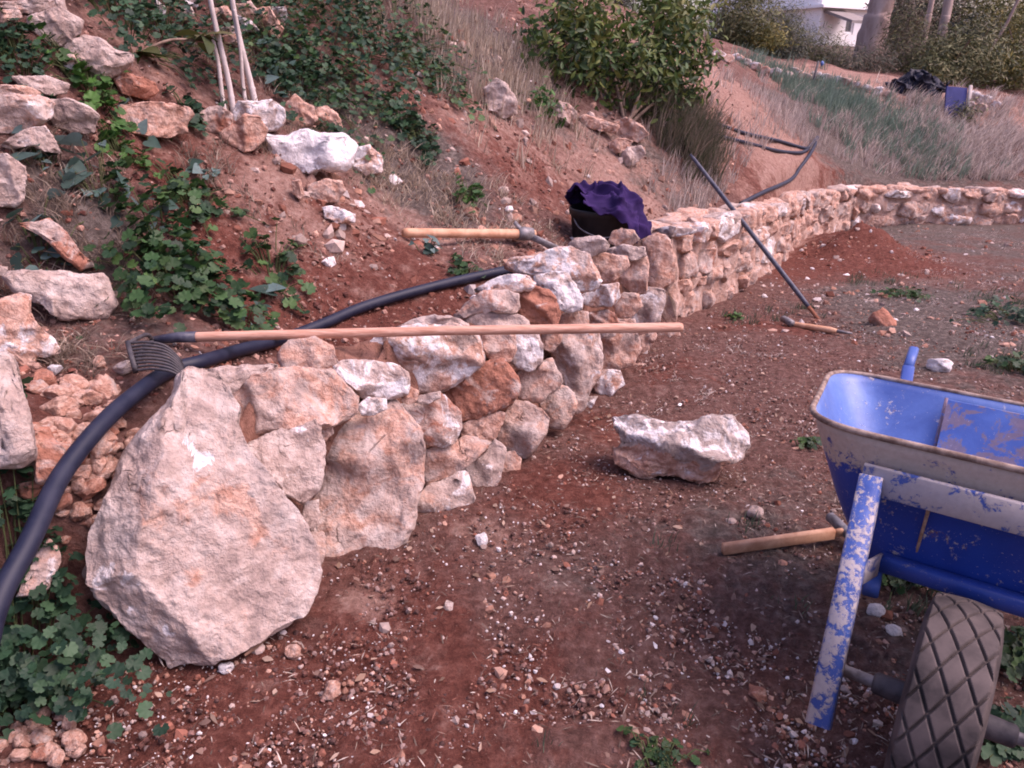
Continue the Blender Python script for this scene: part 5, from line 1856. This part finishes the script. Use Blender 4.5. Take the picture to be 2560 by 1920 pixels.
wx0, wx1, wz0, wz1 = hp(1822, 60)[0], hp(1850, 60)[0], hp(1830, 72)[2], hp(1830, 31)[2]
V, F = join([boxm(x0, wx0, HY, HY + .3, zb, zl), boxm(wx1, x1, HY, HY + .3, zb, zl), boxm(wx0, wx1, HY, HY + .3, zb, wz0), boxm(wx0, wx1, HY, HY + .3, wz1, zl),
             boxm(x0, x0 + .3, HY + .3, HY + 7, zb, zl), boxm(x1 - .3, x1, HY + .3, HY + 7, zb, zl), boxm(x0 + .3, x1 - .3, HY + 6.7, HY + 7, zb, zl)])
build("wall", V, F, M_WALLW, root, False)
V, F = boxm(x0 - .3, x1 + .3, HY - .35, HY + 7.3, zl + .003, zl + .12)
build("floor_band", V, F, M_WALLW, root, False)
V, F = boxm(x0, x1, HY - .02, HY + 7, zl + .123, zt)
build("upper_wall", V, F, M_WALLW, root, False)
V, F = boxm(x0 - .4, x1 + .4, HY - .4, HY + 7.4, zt + .003, zt + .25)
build("roof", V, F, M_WALLW, root, False)
w_ = build("window", *boxm(wx0, wx1, HY + .14, HY + .18, wz0, wz1), M_GLASS, root, False)
V, F = join([boxm(wx0 + .003, wx0 + .07, HY + .08, HY + .136, wz0 + .003, wz1 - .003), boxm(wx1 - .07, wx1 - .003, HY + .08, HY + .136, wz0 + .003, wz1 - .003), boxm(wx0 + .073, wx1 - .073, HY + .08, HY + .136, wz0 + .003, wz0 + .07), boxm(wx0 + .073, wx1 - .073, HY + .08, HY + .136, wz1 - .07, wz1 - .003)])
build("window_frame", V, F, M_WALLW, root, False)
root.rotation_euler.z = .55
# lean-to roof in front of its left part
lx0, lx1 = hp(1745, 40)[0], hp(1812, 40)[0]
za_, zc_ = hp(1770, 24)[2], hp(1770, 50)[2]
V = np.array([(lx0, HY - .03, za_), (lx1, HY - .03, za_), (lx1, HY - 1.6, zc_), (lx0, HY - 1.6, zc_)])
V = np.vstack([V, V - [0, 0, .12]])
build("porch_roof", V, [np.array([(0, 3, 2, 1), (4, 5, 6, 7), (0, 1, 5, 4), (1, 2, 6, 5), (2, 3, 7, 6), (3, 0, 4, 7)])], M_GREYROOF, root, False)
x0, x1 = hp(1165, 10)[0], hp(1262, 10)[0]
zb = zat((x0 + x1) / 2, HY) - .3
zt = hp(1200, -60)[2]
root = tag(empty("house", ((x0 + x1) / 2, HY + 3, zb)), "second white building glimpsed through the top left of the big bush", "house")
V, F = boxm(x0, x1, HY, HY + 6, zb, zt)
build("wall", V, F, M_WALLW, root, False)
V, F = boxm(x0 - .3, x1 + .3, HY - .3, HY + 6.3, zt + .003, zt + .25)
build("roof", V, F, M_WALLW, root, False)

# ------------------------------------------------------------------ odds and ends on the far bank
g = ground(2062, 252)
p0, p1 = ground(2040, 250), ground(2084, 258)
t0, t1 = atY(2046, 186, p0[1] + .1), atY(2090, 190, p1[1] + .1)
root = tag(empty("board", p0), "dark blue board standing among dry grass below the right hand shrubs", "board")
V = np.array([p0, p1, t1, t0])
V = np.vstack([V, V + [0, .03, 0]])
build("panel", V, [np.array([(0, 1, 2, 3), (7, 6, 5, 4), (0, 4, 5, 1), (1, 5, 6, 2), (2, 6, 7, 3), (3, 7, 4, 0)])], M_BLUEBOARD, root, False)
V, F = bar(p1 + [.02, -.01, -.05], t1 + [.03, -.01, .03], .035, .035)
build("post", V, F, M_CANE, root)
# tarpaulin heap
g = ground(1995, 215)
n = 50
S, Fc = ico(5)
P = S * np.array([.32, .24, .17])
P[:, 2] = np.where(P[:, 2] < 0, P[:, 2] * .2, P[:, 2])
P = P + np.stack([fbm(S * 2.4, 300 + k, 3) for k in range(3)], 1) * .09 + g + [0, .25, .12]
tag(build("tarpaulin", P, [Fc], M_TARP), "dark navy tarpaulin heap half hidden by dry grass, left of the blue board", "tarpaulin")
g = ground(1752, 190)
t_ = atY(1768, 132, g[1] + .1)
root = tag(empty("stake", g), "thin dark stake with a small blue cap on the far terrace edge", "stake")
V, F = tube([g - [0, 0, .05], t_], [.018, .014], 8)
build("rod", V, F, M_IRON, root)
S, Fc = ico(3)
P = S * np.array([.022, .022, .03]) * (1 + .1 * S[:, 2:3]) + t_ + [.05, 0, -.03]
cp = build("cap", P, [Fc], M_PAINT, root)
cp.color = (.1, 0, .9, 1)
# pale stones along the far terrace edge
rs = np.random.default_rng(55)
EDGE = [(1535, 122, 14), (1552, 118, 17), (1572, 126, 18), (1592, 124, 15), (1612, 134, 13), (1632, 142, 15), (1652, 150, 16), (1676, 156, 18), (1700, 162, 16), (1716, 154, 17), (1738, 165, 18), (1762, 163, 17), (1786, 168, 18), (1808, 172, 15),
        (1828, 176, 16), (1850, 184, 15), (1872, 190, 14), (1896, 196, 15), (1922, 204, 14), (2105, 205, 20), (2128, 214, 18), (2150, 226, 17), (2120, 232, 16), (2095, 226, 14)]
for k, (u, v, r) in enumerate(EDGE):
    a = np.arange(9) / 9 * 2 * math.pi
    poly = [(u + r * math.cos(q) * rs.uniform(.75, 1.1), v + r * .62 * math.sin(q) * rs.uniform(.75, 1.1)) for q in a]
    o = outline_stone("terrace_stone", TV, poly, None, [W_, WO, N, WO][k % 4], 'ground', -.05, 1.0, 3, seed=600 + k)
    lab = "pale stone in the row along the far terrace edge, left of the thin stake" if u < 1745 else ("pale stone in the row along the far terrace edge, right of the thin stake" if u < 2000 else "pale stone on the rough bank right of the blue board")
    tag(o, lab, "stone", "pale stones along the far terrace edge, left" if u < 1745 else ("pale stones along the far terrace edge, right" if u < 2000 else "pale stones right of the blue board"))

# rubble heap between the grey slab, the pipe and the boulder
rs = np.random.default_rng(91)
lib = []
for k in range(7):
    S, Fc = ico(3)
    P = S * rs.uniform(.7, 1.15, 3)
    for _ in range(9):
        nv = rs.normal(0, 1, 3)
        nv /= np.linalg.norm(nv)
        dd = P @ nv
        P = P - np.clip(dd - rs.uniform(.55, .8), 0, None)[:, None] * nv
    P = (P + np.stack([fbm(P * 1.6 + k * 9, 700 + k + 9 * q, 3) for q in range(3)], 1) * .13) * .05
    me = bpy.data.meshes.new("rubble_stone")
    me.from_pydata([tuple(q) for q in P], [], [tuple(int(z) for z in f) for f in Fc])
    for p_ in me.polygons:
        p_.use_smooth = True
    me.materials.append(M_ROCK)
    lib.append(me)


def rubble(u, v, px, tint, label, group, name="rubble_stone"):
    g = ground(u, v)
    s = px * K / FOC * ((g - EYE) @ FW)
    o = bpy.data.objects.new(name, lib[rs.integers(7)])
    COL.objects.link(o)
    o.location = (g[0], g[1], g[2] + s * .5)
    s *= 1.45 / .05
    o.scale = Vector((s * rs.uniform(.8, 1.2), s * rs.uniform(.8, 1.2), s * rs.uniform(.6, .9)))
    o.rotation_euler = (rs.uniform(-.5, .5), rs.uniform(-.5, .5), rs.uniform(0, 6.28))
    o.color = (*tint, 1)
    tag(o, label, "stone", group)


RT_ = [(.62, .35, .05), (.55, .3, .1), (.45, .5, .05), (.5, .3, .25), (.62, .2, .1)]
for k in range(90):
    t = rs.random()
    u = 75 + 185 * rs.random()
    v = 830 + 330 * rs.random()
    if u > 255 - (v - 850) * .45 + 40:
        continue
    rubble(u, v, rs.uniform(10, 26), RT_[rs.integers(5)], "orange pink stone in the rubble heap left of the curving pipe", "rubble heap left of the pipe")
for k in range(26):
    v = 930 + 240 * rs.random()
    u = 300 - (v - 930) * .45 + rs.uniform(-55, 10)
    rubble(u, v, rs.uniform(9, 19), RT_[rs.integers(5)], "orange stone wedged in the gap between the pipe and the triangular boulder", "stones between pipe and boulder")
for k in range(30):
    rubble(rs.uniform(-10, 170), 1545 + 110 * rs.random(), rs.uniform(7, 19), RT_[rs.integers(5)], "pinkish gravel stone in the near left corner below the mallow", "gravel stones in the near left corner")
for (u, v, px, tint, lab) in [(1632, 1505, 17, (.7, .5, 0), "broken orange brick fragment on the ground left of the fork arm"), (1890, 1325, 15, (.1, 0, .7), "white stone on the grass between fork arm and tyre"), (1930, 1370, 13, (.1, 0, .7), "smaller white stone nearer the tyre, below the first white stone"),
                              (1632, 1115, 17, (.1, .05, .3), "grey angular stone on the gravel above the hammer handle"), (635, 1415, 14, (.5, .4, .1), "small pinkish stone in front of the triangular boulder's foot"), (715, 1500, 17, (.5, .3, .1), "small tan stone on the near red earth"),
                              (1905, 700, 24, (.5, .5, 0), "dull red stone on the terrace beyond the small hammer"), (2025, 800, 20, (.1, 0, .5), "whitish stone just right of the blue wheelbarrow grip"), (490, 1447, 13, (.1, 0, .55), "white chip at the foot of the triangular boulder"),
                              (1040, 1170, 12, (.1, 0, .65), "white chip on the red earth right of the tall slab"), (970, 1315, 11, (.2, .1, .3), "grey chip on the near red earth right of the tall slab"),
                              (120, 805, 12, (.1, 0, .6), "bluish white pebble above the rubble heap"), (215, 790, 15, (.7, .3, 0), "bright orange brick like stone above the rubble heap"), (270, 805, 18, (.4, .2, .2), "long pinkish stone under the rake tines")]:
    rubble(u, v, px, tint, lab, None, "small_stone")


# ------------------------------------------------------------------ what nobody could count: gravel, litter, grass
def scatter(n, r0, r1, a0=-48, a1=48, seed=0, power=1.0):
    rs = np.random.default_rng(seed)
    a = np.radians(rs.uniform(a0, a1, n))
    r = r0 * (r1 / r0) ** (rs.uniform(0, 1, n) ** power)
    return r * np.sin(a), r * np.cos(a) - .3, rs


def place(n, r0, r1, seed, keep=None, **kw):
    x, y, rs = scatter(n, r0, r1, seed=seed, **kw)
    sdist, sa = wall_sd(x, y)
    ok = (sdist < .03) | (sdist > .42)
    if keep is not None:
        ok &= keep(x, y, sdist, rs)
    x, y, sdist = x[ok], y[ok], sdist[ok]
    return x, y, land(x, y), sdist, rs


ST = []
for k in range(6):
    S, Fc = ico(1)
    q = np.random.default_rng(k)
    P = S * q.uniform(.6, 1.15, 3) * (1 + .22 * q.normal(0, 1, (len(S), 1)))
    ST.append((P, [Fc]))
PC = np.array([(.30, .16, .115), (.38, .23, .175), (.42, .32, .28), (.24, .10, .07), (.52, .45, .43), (.28, .21, .185), (.66, .61, .60), (.18, .075, .052)])


def gravel(name, n, r0, r1, s0, s1, seed, label, keep=None, pw=3.0, probs=None, power=1.0):
    k2 = lambda x, y, s, rs: (keep(x, y, s, rs) if keep is not None else True) & (fbm(np.stack([x * 2.4, y * 2.4, 0 * x], 1), seed, 3) > rs.uniform(-.9, .5, len(x)))
    x, y, z, sdist, rs = place(n, r0, r1, seed, k2, power=power)
    m = len(x)
    sz = s0 + (s1 - s0) * rs.uniform(0, 1, m) ** pw
    col = PC[rs.choice(len(PC), m, p=probs)] * rs.uniform(.75, 1.2, (m, 1))
    Vs, Fs, Cs, off = [], [], [], 0
    kind = rs.integers(6, size=m)
    pos = np.stack([x, y, z + sz * rs.uniform(-.55, .12, m)], 1)
    for k in range(6):
        i = kind == k
        if not i.any():
            continue
        nr = np.stack([rs.normal(0, .4, i.sum()), rs.normal(0, .4, i.sum()), np.ones(i.sum())], 1)
        V, F, c = stamp(*ST[k], pos[i], frames(nr, rs.uniform(0, 6.28, i.sum())), sz[i], c_ := col[i])
        Vs.append(V)
        Fs += [f + off for f in F]
        Cs.append(c)
        off += len(V)
    o = build(name, np.vstack(Vs), Fs, M_PEB, None, False, np.vstack(Cs), loc=(0, 0, 0))
    tag(o, label, "gravel", kind="stuff")


pf = [.20, .18, .12, .18, .05, .12, .025, .125]
gravel("gravel", 26000, 1.2, 5.5, .0016, .009, 201, "small loose stones strewn over the near ground", None, 4.0, pf)
gravel("gravel", 3000, 1.3, 9, .004, .020, 202, "larger loose stones strewn over bank and terrace", None, 4.0, pf)
gravel("gravel", 8000, 3.4, 8, .007, .042, 203, "stony scree on the red bank behind the wall", lambda x, y, s, rs: (s > .3) & (np.abs(x - .25 * (y - 3)) < 1.1), 3.0, [.26, .24, .14, .18, .04, .08, .02, .04])
gravel("gravel", 14000, 1.5, 7, .0022, .010, 204, "grey pebbles in the trodden litter of the terrace", lambda x, y, s, rs: (s < 0) & (x > -.1), 2.5, [.12, .14, .22, .08, .14, .22, .045, .035])
gravel("gravel", 9000, 5.4, 8.2, .006, .030, 206, "clods of red earth on the mound against the far wall", lambda x, y, s, rs: (s < 0) & (np.hypot(x - MOUND[0], y - MOUND[1]) < .75), 3.0, [.12, .05, .01, .32, .005, .045, .0, .45])
gravel("gravel", 9000, 4.5, 10, .005, .030, 207, "pinkish stones over the far part of the terrace", lambda x, y, s, rs: (s < 0) & (x > 1.2), 3.0, [.2, .2, .2, .1, .08, .16, .03, .03])
gravel("gravel", 16000, 1.3, 6, .0012, .0045, 208, "pale grit trodden into the terrace", lambda x, y, s, rs: s < 0, 2.0, [.08, .14, .24, .03, .24, .12, .14, .01])
gravel("gravel", 3000, 1.3, 3.2, .004, .020, 205, "crumbs of red earth behind the rake and around the rubble", lambda x, y, s, rs: (s > .3), 2.0, [.2, .12, .03, .3, .01, .04, .0, .3])


def crumbs(name, n, r0, r1, s0, s1, cols, label, seed, keep):
    x, y, z, sdist, rs = place(n, r0, r1, seed, lambda x, y, s, rs: keep(x, y, s, rs) & (fbm(np.stack([x * 3.1, y * 3.1, 0 * x], 1), seed, 3) > rs.uniform(-1.1, .6, len(x))))
    m = len(x)
    # an eight-cornered clod
    tV = np.array([(1, 0, 0), (0, 1, .1), (-1, .1, 0), (0, -1, 0), (.45, .4, .75), (-.5, .35, .65), (-.35, -.5, .8), (.5, -.45, .6)], float)
    tF = [np.array([(4, 5, 6, 7), (0, 1, 5, 4), (1, 2, 6, 5), (2, 3, 7, 6), (3, 0, 4, 7)])]
    sz = s0 + (s1 - s0) * rs.uniform(0, 1, m) ** 3
    col = np.array(cols)[rs.integers(len(cols), size=m)] * rs.uniform(.7, 1.25, (m, 1))
    nr = np.stack([rs.normal(0, .5, m), rs.normal(0, .5, m), np.ones(m)], 1)
    V, F, c = stamp(tV, tF, np.stack([x, y, z - sz * .1], 1), frames(nr, rs.uniform(0, 6.28, m)), sz, col)
    tag(build(name, V, F, M_PEB, None, False, c, loc=(0, 0, 0)), label, "soil", kind="stuff")


crumbs("soil_crumbs", 60000, 1.2, 7, .0018, .009, [(.10, .048, .040), (.14, .066, .053), (.18, .10, .085), (.075, .040, .035), (.25, .17, .15)], "crumbly red brown earth of the terrace", 501, lambda x, y, s, rs: s < .05)
crumbs("soil_crumbs", 60000, 1.6, 9, .003, .016, [(.20, .10, .08), (.28, .16, .125), (.14, .055, .042), (.34, .21, .17), (.10, .04, .032)], "crumbly earth of the bank behind the wall", 502, lambda x, y, s, rs: s > .3)


def blades(x, y, z, h, w, lean, col, rs, curl=.5, lay=0.0):
    """curved tapering blades of three segments"""
    m = len(x)
    a = rs.uniform(0, 2 * math.pi, m)
    side = np.stack([np.cos(a), np.sin(a), 0 * a], 1)
    ld = np.asarray(lean) if np.ndim(lean) == 2 else np.tile(lean, (m, 1))
    dirv = ld + np.stack([rs.normal(0, .35, m), rs.normal(0, .35, m), 0 * a], 1)
    P = np.stack([x, y, z], 1)
    up = np.array([0, 0, 1.0])
    rows = []
    for t, wf in ((0, 1.0), (.35, .9), (.7, .6), (1.0, .05)):
        c = P + (up[None] * (t * (1 - lay) - curl * .25 * t * t) + dirv * (t * .25 + curl * t * t * .5 + lay * t)) * h[:, None]
        rows.append(c - side * (w * wf / 2)[:, None])
        rows.append(c + side * (w * wf / 2)[:, None])
    V = np.stack(rows, 1).reshape(-1, 3)
    b = (np.arange(m) * 8)[:, None]
    F = np.concatenate([b + np.array([[0, 1, 3, 2]]), b + np.array([[2, 3, 5, 4]]), b + np.array([[4, 5, 7, 6]])])
    return V, [F], np.repeat(col, 8, axis=0)


def patch_pts(patches, seed):
    rs = np.random.default_rng(seed)
    X, Y = [], []
    for u, v, r, n in patches:
        g = ground(u, v)
        q = rs.normal(0, .5, (n, 2)) * r
        # tufts
        kk = max(3, n // 16)
        t = q[rs.integers(n, size=kk)]
        q = t[rs.integers(kk, size=n)] + rs.normal(0, .035, (n, 2)) * min(1, r * 2)
        X.append(g[0] + q[:, 0])
        Y.append(g[1] + q[:, 1])
    x, y = np.concatenate(X), np.concatenate(Y)
    sdist, _ = wall_sd(x, y)
    ok = (sdist > .45) if np.median(sdist) > 0 else (sdist < -.02)
    return x[ok], y[ok], rs


def grass(name, patches, h0, h1, w, cols, label, seed, lean=(.25, -.1, 0), curl=.6, lay=0.0):
    x, y, rs = patch_pts(patches, seed)
    m = len(x)
    col = np.array(cols)[rs.integers(len(cols), size=m)] * rs.uniform(.7, 1.25, (m, 1))
    V, F, c = blades(x, y, land(x, y) - .005, rs.uniform(h0, h1, m), w * rs.uniform(.6, 1.3, m), lean, col, rs, curl, lay)
    o = build(name, V, F, M_GRASS, None, True, c, loc=(0, 0, 0))
    tag(o, label, "grass", kind="stuff")


STRAW = [(.48, .39, .30), (.40, .32, .24), (.57, .48, .39), (.33, .25, .19)]
MAUVE = [(.46, .38, .34), (.55, .46, .41), (.36, .29, .26), (.62, .53, .47)]
GREEN = [(.10, .13, .085), (.13, .155, .105), (.075, .10, .065)]
grass("dry_grass", [(1010, 80, .8, 1000), (960, 40, .7, 700), (1070, 170, .6, 600), (1110, 200, .4, 400), (1000, 200, .5, 300), (900, 30, .6, 400), (1120, 120, .4, 400)], .04, .19, .006, STRAW, "pale straw grass on the slope left of the big bush", 301)
grass("dry_grass", [(2000, 300, 1.0, 1500), (2130, 310, 1.1, 2400), (2190, 270, 1.0, 1700), (2010, 240, .5, 600), (1900, 340, .8, 900), (2180, 350, .9, 1700), (1990, 220, .3, 250), (2060, 350, .7, 1200), (2250, 320, 1.1, 1500)], .06, .27, .008, MAUVE, "long greyish dry grass on the bank above the far wall", 302, (.35, 0, 0), .9, .12)
grass("dry_grass", [(1700, 280, .6, 500), (1760, 300, .6, 500), (1650, 250, .6, 300), (1850, 290, .6, 600), (1640, 330, .5, 450), (1500, 430, .4, 500), (1560, 420, .4, 450), (1600, 380, .4, 300)], .05, .20, .007, MAUVE, "short dry grass on the red bank between hose and terrace edge", 303)
grass("green_grass", [(1760, 210, .7, 1300), (1840, 245, .8, 1700), (1920, 285, .8, 1500), (1990, 330, .6, 1000), (1700, 175, .6, 800), (1800, 225, .6, 900), (2040, 370, .4, 400)], .06, .24, .008, [(.19, .26, .20), (.25, .32, .25), (.14, .20, .155)], "strip of bluish green grass down the far bank", 304)
grass("grass_tuft", [(1480, 300, .30, 900), (1500, 340, .25, 800), (1440, 290, .25, 600), (1520, 300, .2, 300)], .12, .42, .006, [(.12, .11, .075), (.17, .15, .11), (.075, .085, .045), (.24, .19, .15)], "dense tuft of grey green grass at the upper end of the digging bar", 305, (.3, -.1, 0), .7)
grass("grass_tuft", [(1960, 1250, .12, 420), (2180, 1380, .15, 260), (1970, 1330, .1, 120), (2190, 650, .4, 400), (2170, 780, .3, 300), (1930, 610, .35, 300), (1700, 560, .2, 60), (1620, 690, .2, 160), (1720, 680, .2, 120), (1280, 1620, .2, 30), (1500, 1180, .3, 60)], .02, .07, .0035, GREEN, "thin green grass between stones of the terrace", 306)
grass("dry_grass", [(880, 380, .3, 500), (950, 420, .3, 420), (1000, 470, .3, 420), (1050, 560, .25, 250), (840, 330, .25, 260), (600, 250, .3, 300), (720, 260, .3, 300), (690, 260, .2, 160), (800, 400, .25, 200), (1130, 470, .25, 200), (1250, 430, .3, 150)], .03, .13, .0045, STRAW, "dry stalks on the bank between the mattock and the mallow", 307, (.2, -.2, 0), 1.0, .25)
grass("dry_grass", [(130, 420, .25, 330), (70, 470, .2, 220), (160, 480, .2, 200), (200, 370, .15, 150), (200, 760, .18, 260), (150, 780, .15, 160), (240, 700, .1, 60), (290, 560, .15, 130), (400, 330, .2, 160), (470, 330, .2, 130), (560, 460, .25, 130)], .04, .16, .0042, [(.30, .23, .18), (.24, .18, .14), (.38, .31, .25)], "dry vines and stalks among the rocks on the left bank", 308, (.1, -.25, 0), 1.2, .3)

grass("dry_grass", [(2150, 520, .6, 500), (2000, 565, .5, 380), (2100, 610, .5, 380), (1950, 660, .4, 250), (2080, 700, .5, 300), (2190, 600, .4, 250), (1830, 640, .3, 160), (2050, 510, .5, 300), (1500, 830, .25, 140), (1650, 900, .3, 140), (1620, 760, .25, 140)], .015, .06, .004, MAUVE, "low dry grass trodden into the far terrace", 309, (.2, -.2, 0), 1.2, .35)

# flat lying straw bits, chips and dead leaves
def litter(name, n, r0, r1, l0, l1, w, cols, label, seed, keep=None):
    x, y, z, sdist, rs = place(n, r0, r1, seed, keep)
    m = len(x)
    col = np.array(cols)[rs.integers(len(cols), size=m)] * rs.uniform(.6, 1.3, (m, 1))
    tV = np.array([(-.08, -1, 0), (.08, -1, 0), (.55, -.3, .18), (-.55, -.3, .18), (.4, .35, .2), (-.4, .35, .2), (.06, 1, .02), (-.06, 1, .02)]) * np.array([1.0, .5, .22])
    F = [np.array([(0, 1, 2, 3), (3, 2, 4, 5), (5, 4, 6, 7)])]
    L = rs.uniform(l0, l1, m)
    W = w * rs.uniform(.5, 1.6, m) / L
    nr = np.stack([rs.normal(0, .3, m), rs.normal(0, .3, m) - .1, np.ones(m)], 1)
    R = frames(nr, rs.uniform(0, 6.28, m))
    R = R.copy()
    R[:, :, 0] *= W[:, None]
    V, F, c = stamp(tV, F, np.stack([x, y, z + .004 + .006 * rs.random(m)], 1), R, L, col)
    o = build(name, V, F, M_LITTER, None, False, c, loc=(0, 0, 0))
    tag(o, label, "litter", kind="stuff")


LC = [(.20, .15, .12), (.28, .21, .17), (.13, .095, .075), (.40, .33, .28), (.10, .07, .055)]
litter("straw_litter", 26000, 1.5, 10, .006, .026, .0022, LC, "dry straw and chips trodden into the terrace", 401, lambda x, y, s, rs: (s < 0) & (x + .2 * y > rs.uniform(.2, 1.7, len(x))))
litter("straw_litter", 5000, 1.3, 6, .006, .036, .0020, LC + [(.16, .07, .05)], "dry stems and twigs lying on the soil", 402)
litter("leaf_litter", 800, 1.3, 6, .012, .032, .010, [(.22, .14, .10), (.30, .21, .16), (.16, .10, .08)], "curled dead leaves on the soil", 403)
# a long dry leaf against the foot of the boulder
for (u0, v0, u1, v1, w, lab) in [(530, 1418, 645, 1330, .016, "long curled dry leaf lying against the boulder's foot")]:
    a, b = ground(u0, v0, .012), ground(u1, v1, .012)
    t = np.linspace(0, 1, 12)[:, None]
    d = (b - a) / np.linalg.norm(b - a)
    sd_ = np.cross(d, (0, 0, 1))
    c = a + (b - a) * t + np.array([0, 0, .012]) * np.sin(t * math.pi) + sd_ * .006 * np.sin(t * 7)
    w_ = w * np.sin(np.clip(t * .9 + .12, 0, 1) * math.pi) ** .7
    V = np.vstack([c - sd_ * w_ / 2 + [0, 0, .004], c, c + sd_ * w_ / 2 + [0, 0, .004]])
    q = np.array([(i, i + 12, i + 13, i + 1) for i in range(11)] + [(i + 12, i + 24, i + 25, i + 13) for i in range(11)])
    o = build("dry_leaf", V, [q], M_LITTER, None, True, np.tile([[.34, .20, .14]], (36, 1)))
    tag(o, lab, "leaf")
